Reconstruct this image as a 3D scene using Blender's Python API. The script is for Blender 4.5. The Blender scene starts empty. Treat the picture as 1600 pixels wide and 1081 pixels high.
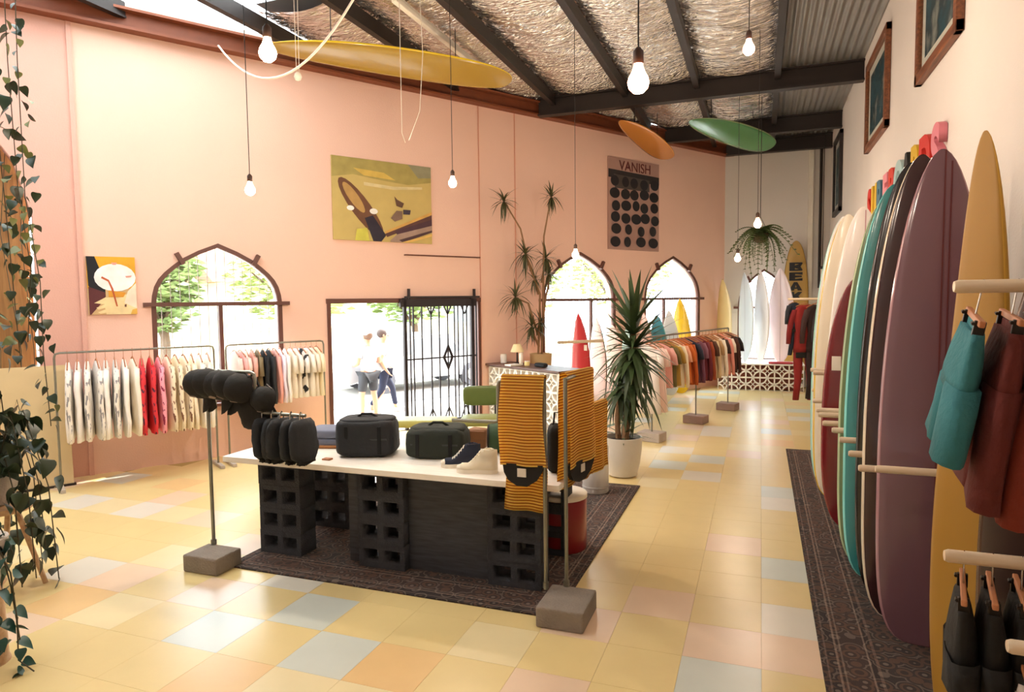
import bpy, bmesh, math, random
from mathutils import Vector, Matrix
from math import sin, cos, pi, radians as rad
S = bpy.context.scene
COL = S.collection
D = bpy.data
rnd = random.Random(7)

# ------------------------------------------------------------------ camera, world, sun, exposure
cam = D.cameras.new('camera'); camo = D.objects.new('camera', cam); COL.objects.link(camo)
cam.sensor_width = 36.0; cam.lens = 23.625; cam.clip_end = 300
YAW, PITCH, ROLL = rad(20.3), math.atan(71 / 1050), 0.0115
_F = Vector((-sin(YAW), cos(YAW), 0)); _R = Vector((cos(YAW), sin(YAW), 0)); _U = Vector((0, 0, 1))
_fw = _F * cos(PITCH) - _U * sin(PITCH); _up = _U * cos(PITCH) + _F * sin(PITCH)
_r = _R * cos(ROLL) - _up * sin(ROLL); _u = _up * cos(ROLL) + _R * sin(ROLL)
_m = Matrix((( _r.x, _u.x, -_fw.x, 0), (_r.y, _u.y, -_fw.y, 0), (_r.z, _u.z, -_fw.z, 2.0), (0, 0, 0, 1)))
camo.matrix_world = _m
S.camera = camo

world = D.worlds.new('sky'); S.world = world; world.use_nodes = True
bg = world.node_tree.nodes['Background']
bg.inputs[0].default_value = (0.84, 0.94, 1.0, 1); bg.inputs[1].default_value = 4.0

sun = D.lights.new('sun', 'SUN'); sun.energy = 4.0; sun.angle = rad(0.6); sun.color = (1.0, 0.93, 0.82)
suno = D.objects.new('sun', sun); COL.objects.link(suno)
suno.rotation_euler = Vector((-0.16, -0.62, -0.78)).to_track_quat('-Z', 'Y').to_euler()

S.view_settings.view_transform = 'Standard'; S.view_settings.look = 'None'
S.view_settings.gamma = 1.0; S.view_settings.use_curve_mapping = False
S.view_settings.exposure = 1.78
S.cycles.max_bounces = 10; S.cycles.diffuse_bounces = 6; S.cycles.transparent_max_bounces = 16

# ------------------------------------------------------------------ materials
def lin(c):
    if isinstance(c, str):
        c = tuple(int(c[i:i + 2], 16) / 255 for i in (0, 2, 4))
    return tuple(((v / 12.92) if v <= 0.04045 else ((v + 0.055) / 1.055) ** 2.4) for v in c) + (1.0,)
MATS = {}
def M(name, col, rough=0.6, metal=0.0, vary=0.08, scale=6.0, bump=0.0, bscale=40.0, coat=0.0, emit=0.0, sheen=0.0, trans=0.0):
    if name in MATS: return MATS[name]
    m = D.materials.new(name); m.use_nodes = True; nt = m.node_tree; N = nt.nodes; L = nt.links
    b = N['Principled BSDF']; c = lin(col)
    b.inputs['Roughness'].default_value = rough; b.inputs['Metallic'].default_value = metal
    b.inputs['Coat Weight'].default_value = coat; b.inputs['Coat Roughness'].default_value = 0.12
    if sheen: b.inputs['Sheen Weight'].default_value = sheen
    if trans: b.inputs['Transmission Weight'].default_value = trans
    tc = N.new('ShaderNodeTexCoord')
    if vary > 0:
        nz = N.new('ShaderNodeTexNoise'); nz.inputs['Scale'].default_value = scale; nz.inputs['Detail'].default_value = 4
        L.new(tc.outputs['Object'], nz.inputs['Vector'])
        mx = N.new('ShaderNodeMix'); mx.data_type = 'RGBA'
        lo = tuple(v * (1 - vary) for v in c[:3]) + (1,); hi = tuple(min(1, v * (1 + vary)) for v in c[:3]) + (1,)
        mx.inputs['A'].default_value = lo; mx.inputs['B'].default_value = hi
        L.new(nz.outputs['Fac'], mx.inputs['Factor']); L.new(mx.outputs['Result'], b.inputs['Base Color'])
    else:
        b.inputs['Base Color'].default_value = c
    if bump > 0:
        n2 = N.new('ShaderNodeTexNoise'); n2.inputs['Scale'].default_value = bscale; n2.inputs['Detail'].default_value = 3
        L.new(tc.outputs['Object'], n2.inputs['Vector'])
        bp = N.new('ShaderNodeBump'); bp.inputs['Strength'].default_value = bump; bp.inputs['Distance'].default_value = 0.02
        L.new(n2.outputs['Fac'], bp.inputs['Height']); L.new(bp.outputs['Normal'], b.inputs['Normal'])
    if emit > 0:
        b.inputs['Emission Color'].default_value = c; b.inputs['Emission Strength'].default_value = emit
    MATS[name] = m
    return m
def ramp(N, stops, interp='LINEAR'):
    r = N.new('ShaderNodeValToRGB'); r.color_ramp.interpolation = interp
    e = r.color_ramp.elements
    while len(e) < len(stops): e.new(0.5)
    for k, (p, c) in zip(e, stops): k.position = p; k.color = lin(c)
    return r
def glass_mat():
    m = D.materials.new('window_glass'); m.use_nodes = True; nt = m.node_tree; N = nt.nodes; L = nt.links
    N.remove(N['Principled BSDF']); o = N['Material Output']
    t = N.new('ShaderNodeBsdfTransparent'); t.inputs[0].default_value = (0.93, 0.95, 0.95, 1)
    g = N.new('ShaderNodeBsdfGlossy'); g.inputs['Roughness'].default_value = 0.02
    mx = N.new('ShaderNodeMixShader'); mx.inputs[0].default_value = 0.05
    L.new(t.outputs[0], mx.inputs[1]); L.new(g.outputs[0], mx.inputs[2]); L.new(mx.outputs[0], o.inputs[0])
    return m
def translucent_mat():
    m = D.materials.new('translucent_sheet'); m.use_nodes = True; nt = m.node_tree; N = nt.nodes; L = nt.links
    N.remove(N['Principled BSDF']); o = N['Material Output']
    t = N.new('ShaderNodeBsdfTransparent'); t.inputs[0].default_value = (0.6, 0.6, 0.6, 1)
    g = N.new('ShaderNodeBsdfTranslucent'); g.inputs[0].default_value = (0.66, 0.66, 0.66, 1)
    mx = N.new('ShaderNodeMixShader'); mx.inputs[0].default_value = 0.6
    L.new(t.outputs[0], mx.inputs[1]); L.new(g.outputs[0], mx.inputs[2]); L.new(mx.outputs[0], o.inputs[0])
    return m
def foil_mat():
    m = M('foil', 'ded6d0', rough=0.24, metal=0.95, vary=0.25, scale=2.0)
    nt = m.node_tree; N = nt.nodes; L = nt.links
    tc = N.new('ShaderNodeTexCoord'); mp = N.new('ShaderNodeMapping'); mp.inputs['Scale'].default_value = (3.0, 16.0, 1)
    L.new(tc.outputs['Object'], mp.inputs[0])
    n = N.new('ShaderNodeTexNoise'); n.inputs['Scale'].default_value = 1.3; n.inputs['Detail'].default_value = 3; n.inputs['Distortion'].default_value = 0.8
    L.new(mp.outputs[0], n.inputs['Vector'])
    bp = N.new('ShaderNodeBump'); bp.inputs['Strength'].default_value = 1.0; bp.inputs['Distance'].default_value = 0.09
    L.new(n.outputs['Fac'], bp.inputs['Height']); L.new(bp.outputs['Normal'], N['Principled BSDF'].inputs['Normal'])
    return m
def stripe_towel_mat():
    m = M('striped_towelling', 'e2a83a', rough=0.9, vary=0)
    nt = m.node_tree; N = nt.nodes; L = nt.links; b = N['Principled BSDF']
    uv = N.new('ShaderNodeUVMap'); uv.uv_map = 'UVMap'
    sp = N.new('ShaderNodeSeparateXYZ'); L.new(uv.outputs[0], sp.inputs[0])
    ml = N.new('ShaderNodeMath'); ml.operation = 'MULTIPLY'; ml.inputs[1].default_value = 2 * pi / 0.0195
    L.new(sp.outputs['Y'], ml.inputs[0])
    sn = N.new('ShaderNodeMath'); sn.operation = 'SINE'; L.new(ml.outputs[0], sn.inputs[0])
    ad = N.new('ShaderNodeMath'); ad.operation = 'MULTIPLY_ADD'; ad.inputs[1].default_value = 0.5; ad.inputs[2].default_value = 0.5
    L.new(sn.outputs[0], ad.inputs[0])
    r = ramp(N, [(0.0, '943c16'), (0.13, 'bc661e'), (0.28, 'efb640'), (1.0, 'f8d468')])
    L.new(ad.outputs[0], r.inputs[0])
    L.new(r.outputs[0], b.inputs['Base Color'])
    nz = N.new('ShaderNodeTexNoise'); nz.inputs['Scale'].default_value = 160
    av = N.new('ShaderNodeMath'); av.operation = 'MULTIPLY_ADD'; av.inputs[1].default_value = 0.4
    L.new(nz.outputs[0], av.inputs[0]); L.new(ad.outputs[0], av.inputs[2])
    bp = N.new('ShaderNodeBump'); bp.inputs['Strength'].default_value = 0.5; bp.inputs['Distance'].default_value = 0.01
    L.new(av.outputs[0], bp.inputs['Height']); L.new(bp.outputs[0], b.inputs['Normal'])
    return m
def rug_mat(name, w, l):
    """woven rug: border stripes by distance to the edge, medallion motifs inside (flat print)"""
    m = M(name, '4a3a34', rough=0.95, vary=0)
    nt = m.node_tree; N = nt.nodes; L = nt.links; b = N['Principled BSDF']
    tc = N.new('ShaderNodeTexCoord'); sp = N.new('ShaderNodeSeparateXYZ'); L.new(tc.outputs['Object'], sp.inputs[0])
    def edge(sock, h):
        a = N.new('ShaderNodeMath'); a.operation = 'ABSOLUTE'; L.new(sock, a.inputs[0])
        s = N.new('ShaderNodeMath'); s.operation = 'SUBTRACT'; s.inputs[0].default_value = h; L.new(a.outputs[0], s.inputs[1]); return s
    ex, ey = edge(sp.outputs['X'], w / 2), edge(sp.outputs['Y'], l / 2)
    mn = N.new('ShaderNodeMath'); mn.operation = 'MINIMUM'; L.new(ex.outputs[0], mn.inputs[0]); L.new(ey.outputs[0], mn.inputs[1])
    d4 = N.new('ShaderNodeMath'); d4.operation = 'MULTIPLY'; d4.inputs[1].default_value = 2.0; L.new(mn.outputs[0], d4.inputs[0])
    r1 = ramp(N, [(0, '2e2522'), (0.05, '6a584e'), (0.07, '2f2624'), (0.16, '8a7464'), (0.18, '3a2c28'), (0.21, '7c6a5c'), (0.23, '44332d'), (0.48, '8a7666'), (0.5, '2e2523'), (0.55, '6e5a4e'), (0.58, '38302d')], 'CONSTANT')
    L.new(d4.outputs[0], r1.inputs[0])
    v = N.new('ShaderNodeTexVoronoi'); v.inputs['Scale'].default_value = 11; L.new(tc.outputs['Object'], v.inputs['Vector'])
    r2 = ramp(N, [(0, '9a8877'), (0.16, '2c2522'), (0.34, '73513f'), (0.5, '352b28'), (0.62, '8a796a'), (0.7, '2b2321')], 'CONSTANT')
    L.new(v.outputs['Distance'], r2.inputs[0])
    mx = N.new('ShaderNodeMix'); mx.data_type = 'RGBA'; mx.inputs['Factor'].default_value = 0.38
    L.new(r1.outputs[0], mx.inputs['A']); L.new(r2.outputs[0], mx.inputs['B']); L.new(mx.outputs['Result'], b.inputs['Base Color'])
    nz = N.new('ShaderNodeTexNoise'); nz.inputs['Scale'].default_value = 200
    bp = N.new('ShaderNodeBump'); bp.inputs['Strength'].default_value = 0.4; bp.inputs['Distance'].default_value = 0.01
    L.new(nz.outputs[0], bp.inputs['Height']); L.new(bp.outputs[0], b.inputs['Normal'])
    return m
def wood_mat(name, c1, c2, rough=0.5, sc=(1, 14, 14)):
    m = M(name, c1, rough=rough, vary=0)
    nt = m.node_tree; N = nt.nodes; L = nt.links
    tc = N.new('ShaderNodeTexCoord'); mp = N.new('ShaderNodeMapping'); mp.inputs['Scale'].default_value = sc
    L.new(tc.outputs['Object'], mp.inputs[0])
    n = N.new('ShaderNodeTexNoise'); n.inputs['Scale'].default_value = 3; n.inputs['Detail'].default_value = 5
    L.new(mp.outputs[0], n.inputs['Vector'])
    r = ramp(N, [(0.3, c1), (0.7, c2)]); L.new(n.outputs['Fac'], r.inputs[0]); L.new(r.outputs[0], N['Principled BSDF'].inputs['Base Color'])
    return m
def print_mat(name, base, ink, scale, thr=0.55, sc=(1, 1, 1)):
    m = M(name, base, rough=0.85, vary=0)
    nt = m.node_tree; N = nt.nodes; L = nt.links
    tc = N.new('ShaderNodeTexCoord'); mp = N.new('ShaderNodeMapping'); mp.inputs['Scale'].default_value = sc
    L.new(tc.outputs['Object'], mp.inputs[0])
    n = N.new('ShaderNodeTexNoise'); n.inputs['Scale'].default_value = scale; L.new(mp.outputs[0], n.inputs['Vector'])
    r = ramp(N, [(0, base), (thr, base), (thr + 0.03, ink), (1, ink)]); L.new(n.outputs['Fac'], r.inputs[0])
    L.new(r.outputs[0], N['Principled BSDF'].inputs['Base Color'])
    return m

# ------------------------------------------------------------------ mesh builder
class B:
    def __init__(s): s.bm = bmesh.new(); s.mi = 0
    def _mark(s, fs):
        for f in fs: f.material_index = s.mi
    def box(s, c, d, rot=None, bevel=0.0):
        r = bmesh.ops.create_cube(s.bm, size=1.0); vs = r['verts']
        bmesh.ops.scale(s.bm, vec=Vector(d), verts=vs)
        es = list({e for v in vs for e in v.link_edges})
        fs = list({f for v in vs for f in v.link_faces})
        if bevel:
            rb = bmesh.ops.bevel(s.bm, geom=es + vs, offset=bevel, segments=2, affect='EDGES', profile=0.5)
            fs = rb['faces']; vs = rb['verts']
            vs = list({v for f in fs for v in f.verts} | set(v for v in vs if v.is_valid))
            fs = list({f for v in vs for f in v.link_faces})
        if rot is not None: bmesh.ops.transform(s.bm, matrix=rot.to_4x4(), verts=vs)
        bmesh.ops.translate(s.bm, vec=Vector(c), verts=vs)
        s._mark(fs); return s
    def ring_loft(s, rings, cap=True, closed=True):
        V = [[s.bm.verts.new(p) for p in r] for r in rings]; n = len(rings[0]); fs = []
        for a, b in zip(V, V[1:]):
            for i in range(n if closed else n - 1):
                j = (i + 1) % n
                try: fs.append(s.bm.faces.new((a[i], a[j], b[j], b[i])))
                except ValueError: pass
        if cap and closed:
            for r in (V[0], V[-1]):
                try: fs.append(s.bm.faces.new(r))
                except ValueError: pass
        s._mark(fs); return fs
    def tube(s, pts, r, seg=8, cap=True):
        pts = [Vector(p) for p in pts]; rr = r if isinstance(r, (list, tuple)) else [r] * len(pts)
        rings = []; prev = None
        for i, p in enumerate(pts):
            t = (pts[min(i + 1, len(pts) - 1)] - pts[max(i - 1, 0)]).normalized()
            if prev is None:
                a = Vector((0, 0, 1)) if abs(t.z) < 0.9 else Vector((1, 0, 0)); prev = t.cross(a).normalized()
            u = (prev - t * prev.dot(t)).normalized(); prev = u; w = t.cross(u)
            rings.append([p + (u * cos(2 * pi * k / seg) + w * sin(2 * pi * k / seg)) * rr[i] for k in range(seg)])
        s.ring_loft(rings, cap); return s
    def lathe(s, prof, seg=24, c=(0, 0, 0), cap=True):
        c = Vector(c)
        s.ring_loft([[c + Vector((r * cos(2 * pi * k / seg), r * sin(2 * pi * k / seg), z)) for k in range(seg)] for r, z in prof], cap); return s
    def poly(s, pts, thick=None, direction=(0, 0, 1)):
        d = Vector(direction) * (thick or 0)
        a = [s.bm.verts.new(p) for p in pts]; fs = [s.bm.faces.new(a)]
        if thick:
            b = [s.bm.verts.new(Vector(p) + d) for p in pts]; fs.append(s.bm.faces.new(b[::-1]))
            n = len(pts)
            for i in range(n): fs.append(s.bm.faces.new((a[i], a[(i + 1) % n], b[(i + 1) % n], b[i])))
        s._mark(fs); return s
    def soft(s, c, d, e=0.45, seg=20, rows=12, lump=0.0, seed=0, rot=None):
        """rounded superellipsoid block"""
        rg = random.Random(seed); ph = [rg.uniform(0, 6) for _ in range(6)]
        sg = lambda v, p: math.copysign(abs(v) ** p, v)
        rings = []
        for i in range(rows + 1):
            la = -pi / 2 + pi * i / rows; la = max(-pi / 2 + 0.02, min(pi / 2 - 0.02, la)); r = []
            for k in range(seg):
                lo = 2 * pi * k / seg
                p = Vector((sg(cos(la), e) * sg(cos(lo), e) * d[0] / 2, sg(cos(la), e) * sg(sin(lo), e) * d[1] / 2, sg(sin(la), e) * d[2] / 2))
                if lump:
                    q = lump * (sin(3 * lo + ph[0] + 2 * la) * 0.5 + sin(5 * la + ph[1]) * 0.3 + sin(7 * lo + ph[2]) * 0.2)
                    p += p.normalized() * q
                if rot is not None: p = rot @ p
                r.append(p + Vector(c))
            rings.append(r)
        s.ring_loft(rings); return s
    def mesh(s, name, mats, smooth=False):
        bmesh.ops.recalc_face_normals(s.bm, faces=s.bm.faces)
        me = D.meshes.new(name)
        if smooth:
            for f in s.bm.faces: f.smooth = True
            if smooth != 'all':
                for e in s.bm.edges:
                    if len(e.link_faces) == 2 and e.calc_face_angle(0) > 0.7: e.smooth = False
        s.bm.to_mesh(me); s.bm.free()
        for m in (mats if isinstance(mats, (list, tuple)) else [mats]): me.materials.append(m)
        return me
    def build(s, name, mats, parent=None, smooth=False):
        return obj(name, s.mesh(name, mats, smooth), parent)
def obj(name, me, parent=None, mat=None, loc=None, rot=None):
    o = D.objects.new(name, me); COL.objects.link(o)
    if parent: o.parent = parent
    if loc is not None: o.location = loc
    if rot is not None: o.rotation_euler = rot
    if mat is not None and len(o.material_slots): o.material_slots[0].link = 'OBJECT'; o.material_slots[0].material = mat
    return o
def tag(o, label, cat, group=None, kind=None):
    if label: o['label'] = label
    if cat: o['category'] = cat
    if group: o['group'] = group
    if kind: o['kind'] = kind
    return o
def thing(name, label, cat, loc=(0, 0, 0), rotz=0.0, group=None, rot=None):
    o = D.objects.new(name, None); COL.objects.link(o); o.empty_display_size = 0.1
    o.location = loc; o.rotation_euler = rot if rot else (0, 0, rotz)
    return tag(o, label, cat, group)
def struct(o): o['kind'] = 'structure'; return o
KIDS = {}
def dup(root, loc, rotz=0.0, label=None, rot=None, scale=None):
    def cp(o, par):
        c = o.copy(); COL.objects.link(c)
        if par: c.parent = par
        for ch in list(o.children): cp(ch, c)
        return c
    r = cp(root, None); r.location = loc; r.rotation_euler = rot if rot else (0, 0, rotz)
    if scale: r.scale = scale
    if label: r['label'] = label
    return r
def Rz(a): return Matrix.Rotation(a, 3, 'Z')
def Rx(a): return Matrix.Rotation(a, 3, 'X')
def Ry(a): return Matrix.Rotation(a, 3, 'Y')

def shape2d(outline, holes, thick):
    """flat polygon with holes, extruded; returns bmesh in (x, t, z)"""
    cu = D.curves.new('tmp', 'CURVE'); cu.dimensions = '2D'; cu.fill_mode = 'BOTH'; cu.extrude = thick / 2
    for pts in [outline] + holes:
        sp = cu.splines.new('POLY'); sp.points.add(len(pts) - 1)
        for p, q in zip(sp.points, pts): p.co = (q[0], q[1], 0, 1)
        sp.use_cyclic_u = True
    o = D.objects.new('tmp', cu); COL.objects.link(o)
    dg = bpy.context.evaluated_depsgraph_get()
    me = D.meshes.new_from_object(o.evaluated_get(dg))
    D.objects.remove(o); D.curves.remove(cu)
    bm = bmesh.new(); bm.from_mesh(me); D.meshes.remove(me)
    for v in bm.verts: v.co = Vector((v.co.x, v.co.z, v.co.y))
    bmesh.ops.remove_doubles(bm, verts=bm.verts, dist=1e-5)
    b = B(); b.bm.free(); b.bm = bm
    return b
def text_mesh(txt, size, depth, mat, name, bold=0.0):
    cu = D.curves.new('tmp', 'FONT'); cu.body = txt; cu.size = size; cu.extrude = depth / 2; cu.align_x = 'CENTER'; cu.offset = bold
    o = D.objects.new('tmp', cu); COL.objects.link(o)
    dg = bpy.context.evaluated_depsgraph_get()
    me = D.meshes.new_from_object(o.evaluated_get(dg)); me.name = name
    D.objects.remove(o); D.curves.remove(cu)
    for v in me.vertices: v.co = Vector((v.co.x, v.co.z, v.co.y))
    me.materials.clear(); me.materials.append(mat)
    return me

# ------------------------------------------------------------------ wall frame (window wall): s along, n outward, z up
P0 = Vector((-7.387, 5.613, 0)); PHI = math.atan2(0.851, 0.525)
DV = Vector((cos(PHI), sin(PHI), 0)); NV = Vector((-sin(PHI), cos(PHI), 0))
def W(s, n, z=0.0): return P0 + DV * s + NV * n + Vector((0, 0, z))
S_END = 12.567
def ywall(x): return 5.613 + (x + 7.387) * DV.y / DV.x
XR, YF, ZC = 1.4, 16.3, 5.56

# common materials
m_wall = M('salmon_plaster', 'e6beaa', rough=0.85, vary=0.05, scale=1.2, bump=0.15, bscale=60)
m_wall2 = M('rose_plaster', 'd4a494', rough=0.85, vary=0.05, scale=1.2, bump=0.15, bscale=60)
m_white = M('white_plaster', 'd8cfc6', rough=0.85, vary=0.05, scale=1.5, bump=0.15, bscale=60)
m_grey = M('grey_plaster', 'cfc9c2', rough=0.85, vary=0.05, scale=1.5, bump=0.15, bscale=60)
m_dark = M('dark_steel', '2b2320', rough=0.5, metal=0.3)
m_frame = M('brown_painted_steel', '5c3428', rough=0.5)
m_iron = M('wrought_iron', '2a2326', rough=0.45, metal=0.4)
m_galv = M('galvanised_pipe', '8d8c80', rough=0.35, metal=0.85, vary=0.15, scale=20)
m_conc = M('concrete', '857a6e', rough=0.9, vary=0.2, scale=9, bump=0.5, bscale=60)
m_concl = M('pale_concrete', 'b7aa9c', rough=0.9, vary=0.12, scale=9, bump=0.4, bscale=60)
m_black = M('black_cloth', '15130f', rough=0.85, vary=0.2, bump=0.3, bscale=25)
m_navyblack = M('blue_black_cloth', '1d2024', rough=0.75, vary=0.2, bump=0.4, bscale=18)
m_cream = M('cream_paint', 'efe6d4', rough=0.5)
m_wood = wood_mat('light_timber', 'c9a57c', 'b58b60')
m_dowel = wood_mat('pale_dowel', 'dccaae', 'cbb291')
m_hang = wood_mat('hanger_wood', 'b8794e', '9a5e38')
m_chrome = M('bright_wire', 'c8c4bc', rough=0.2, metal=1.0, vary=0)
m_glass = glass_mat()
m_cord = M('black_flex', '1c1816', rough=0.6, vary=0)
m_whitecord = M('white_flex', 'e8dcc8', rough=0.5, vary=0)

# ================================================================== FLOOR
b = B()
pts = [(-10.5, -1.2, 0), (XR + 0.3, -1.2, 0), (XR + 0.3, YF + 0.3, 0), W(S_END, 0.25)[:], W(-3.6, 0.25)[:]]
b.poly([(p[0], p[1], -0.012) for p in pts], -0.15)
floor = struct(b.build('floor', M('floor_bed', 'b8a065', rough=0.7)))
TS = 0.42
tile_cols = {'yellow': 'dcc58a', 'cream': 'e0cfa0', 'pink': 'e0c4a6', 'blue': 'c8ccc0', 'white': 'd8d2c2', 'orange': 'dfba80'}
tile_me = {}
for k, c in tile_cols.items():
    t = B(); t.box((0, 0, -0.006), (TS - 0.0012, TS - 0.0012, 0.012), bevel=0.0006)
    tile_me[k] = t.mesh('tile', M('vinyl_' + k, c, rough=0.28, vary=0.05, scale=5, bump=0.03, bscale=14))
forced = {}
def tkey(x, y): return (math.floor((x - 0.03) / TS), math.floor((y - 3.745) / TS))
for (x, y, c) in [(-3.12, 3.1, 'blue'), (-2.7, 3.5, 'blue'), (-4.6, 3.6, 'white'), (-4.2, 3.6, 'pink'), (-0.2, 3.4, 'blue'), (-0.2, 3.9, 'pink'),
                  (0.2, 5.2, 'blue'), (-0.2, 5.6, 'pink'), (-2.0, 3.0, 'orange'), (-1.5, 2.8, 'orange'), (-1.2, 3.2, 'pink'), (-5.6, 4.6, 'white'), (-4.1, 3.2, 'cream'),
                  (0.2, 3.9, 'pink'), (-0.9, 8.0, 'blue'), (-0.9, 8.9, 'white'), (0.2, 7.3, 'blue'), (-3.5, 3.5, 'pink')]:
    forced[tkey(x, y)] = c
cells = []
for i in range(-24, 4):
    for j in range(-6, 30):
        x, y = 0.03 + (i + 0.5) * TS, 3.745 + (j + 0.5) * TS
        if x > XR - TS / 2 or y > YF - TS / 2: continue
        if (Vector((x, y, 0)) - P0).dot(NV) > -0.01: continue
        d = Vector((x, y, -2)); z = d.dot(_fw)
        if z < 0.5: continue
        px, py = d.dot(_r) / z * 1050, -d.dot(_u) / z * 1050
        vis = abs(px) < 860 and py < 620
        c = forced.get((i, j))
        if not c:
            h = random.Random(i * 131 + j * 17 + 5).random()
            c = 'yellow' if h < 0.72 else 'cream' if h < 0.80 else 'pink' if h < 0.87 else 'blue' if h < 0.93 else 'white' if h < 0.97 else 'orange'
        hidden = (-3.78 < x < -1.2 and 4.1 < y < 6.9) or (x > 0.5 and y < 9.2)
        cells.append((0 if (vis and not hidden) else 1, z, x, y, c))
cells.sort()
far = {}
for n_, (h, z, x, y, c) in enumerate(cells):
    if n_ < 300 and not h: obj('tile', tile_me[c], floor, loc=(x, y, 0))
    else: far.setdefault(c, []).append((x, y))
b = B(); mats = []
for c, l in far.items():
    b.mi = len(mats); mats.append(tile_me[c].materials[0])
    for x, y in l: b.box((x, y, -0.006), (TS - 0.003, TS - 0.003, 0.012))
o = b.build('tile_field', mats, floor); o['kind'] = 'stuff'

# ================================================================== WINDOW WALL
ARCH = [(1, 0), (.985, .14), (.95, .28), (.89, .4), (.8, .51), (.68, .62), (.54, .735), (.3, .87), (0, 1)]
def arch_pts(c, hw, z0, zs, zp, grow=0.0):
    hw += grow; h = zp - zs + grow
    r = [(c + hw, z0 - grow)] + [(c + hw * x, zs + h * t) for x, t in ARCH]
    l = [(c - hw * x, zs + h * t) for x, t in ARCH[:-1]][::-1] + [(c - hw, z0 - grow)]
    return r + l
WIN = [(1.515, .775, .72, 2.0, 2.75), (7.985, .925, .35, 2.0, 2.87), (10.72, .90, .35, 2.0, 2.88)]
hole = [arch_pts(*w) for w in WIN] + [[(3.0, -0.02), (5.6, -0.02), (5.6, 2.0), (3.0, 2.0)]]
b = shape2d([(0, -0.02), (3.0, -0.02), (3.0, 2.0), (5.6, 2.0), (5.6, -0.02), (S_END, -0.02), (S_END, ZC), (0, ZC)], hole[:3], 0.22)
bmesh.ops.translate(b.bm, vec=(0, 0.11, 0), verts=b.bm.verts)
wl = struct(b.build('wall_left', m_wall)); wl.location = P0; wl.rotation_euler = (0, 0, PHI)
# far left section with the tall arch
b = shape2d([(-3.6, -0.02), (-2.35, -0.02), (-2.35, 2.6), (-2.25, 3.2), (-1.9, 3.9), (-1.38, 4.5), (-0.9, 4.1), (-.58, 3.6), (-.43, 3.0), (-.43, -0.02), (0, -0.02), (0, ZC), (-3.6, ZC)], [], 0.22)
bmesh.ops.translate(b.bm, vec=(0, 0.11, 0), verts=b.bm.verts)
w2 = struct(b.build('wall_side', m_wall2)); w2.location = P0; w2.rotation_euler = (0, 0, PHI)
for i, s in enumerate((0.0, 5.66, 6.42)):
    b = B(); b.box((s, -0.012, 2.6), (0.05 if i == 0 else 0.012, 0.024 if i == 0 else .01, 5.2))
    t = struct(b.build('trim_%d' % (i + 1), m_wall2 if i == 0 else M('joint_strip', 'cf8f76', rough=.8))); t.location = P0; t.rotation_euler = (0, 0, PHI)
b = B(); b.box((4.5, -0.03, 5.33), (16.6, 0.04, 0.2)); b.box((4.5, -0.08, 5.22), (16.6, 0.16, 0.03)); b.box((4.5, -.08, 5.44), (16.6, .16, .03))
t = struct(b.build('trim_4', M('eaves_beam', '7a3f22', rough=0.55, vary=.2))); t.location = P0; t.rotation_euler = (0, 0, PHI)

def wall_thing(name, label=None, cat=None, off=(0, 0, 0), group=None):
    o = D.objects.new(name, None); COL.objects.link(o)
    o.location = P0 + DV * off[0] + NV * off[1] + Vector((0, 0, off[2])); o.rotation_euler = (0, 0, PHI)
    return tag(o, label, cat, group)
def window(idx, c, hw, z0, zs, zp, loc, rz, mull=0.0, nb=13):
    root = D.objects.new('window_%d' % idx, None); COL.objects.link(root); struct(root); root.location = loc; root.rotation_euler = (0, 0, rz)
    out = arch_pts(0, hw, z0, zs, zp, 0.03); inn = arch_pts(0, hw, z0, zs, zp, -0.025)
    b = shape2d(out, [inn], 0.07); bmesh.ops.translate(b.bm, vec=(0, 0.0, 0), verts=b.bm.verts)
    b.build('window_frame', m_frame, root)
    b = B(); b.box((0, -0.06, zs), (2 * hw + 0.24, 0.05, 0.05)); b.build('transom', m_frame, root)
    b = B(); b.box((mull, -0.02, (zs + z0) / 2), (0.05, 0.05, zs - z0)); b.build('mullion', m_frame, root)
    for sx in (-1, 1):
        b = B(); b.box((sx * hw * .60, -0.05, zs + (zp - zs) * .76), (0.05, 0.07, 0.16), rot=Ry(sx * .5)); b.build('bracket', m_frame, root)
    b = shape2d(arch_pts(0, hw, z0, zs, zp, -0.03), [], 0.006); bmesh.ops.translate(b.bm, vec=(0, 0.05, 0), verts=b.bm.verts)
    b.build('pane', m_glass, root)
    for k in range(1, nb):
        x = -hw + 2 * hw * k / nb; u = abs(x) / hw
        top = zs + (zp - zs) * (1 - max(0, u) ** 1.7) - .03
        for (a1, t1), (a2, t2) in zip(ARCH, ARCH[1:]):
            if a2 <= u <= a1: top = zs + (zp - zs) * (t2 + (t1 - t2) * (u - a2) / (a1 - a2)) - 0.02
        b = B(); b.box((x, 0.12, (z0 + top) / 2), (.008, .008, top - z0)); b.build('bar', M('pale_bar', 'a89c92', rough=.6), root)
    b = B(); b.box((0, -0.05, z0 - 0.02), (2 * hw + 0.14, 0.2, 0.04)); b.build('window_sill', m_frame if idx != 4 else m_cream, root)
    return root
for i, w in enumerate(WIN): window(i + 1, 0, *w[1:], W(w[0], 0.03), PHI, mull=(0.0, .28, -.3)[i], nb=(14, 22, 22)[i])

# doorway frame
dr = D.objects.new('door_1', None); COL.objects.link(dr); struct(dr); dr.location = P0; dr.rotation_euler = (0, 0, PHI)
for nm, c, d in (('jamb', (2.985, .1, 1.0), (.05, .26, 2.0)), ('jamb', (5.615, .1, 1.0), (.05, .26, 2.0)), ('lintel', (4.3, .1, 2.02), (2.7, .26, .07)), ('threshold', (4.3, .11, 0.0), (2.6, .3, .03))):
    b = B(); b.box(c, d); b.build(nm, m_frame if nm != 'threshold' else m_concl, dr)
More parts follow.
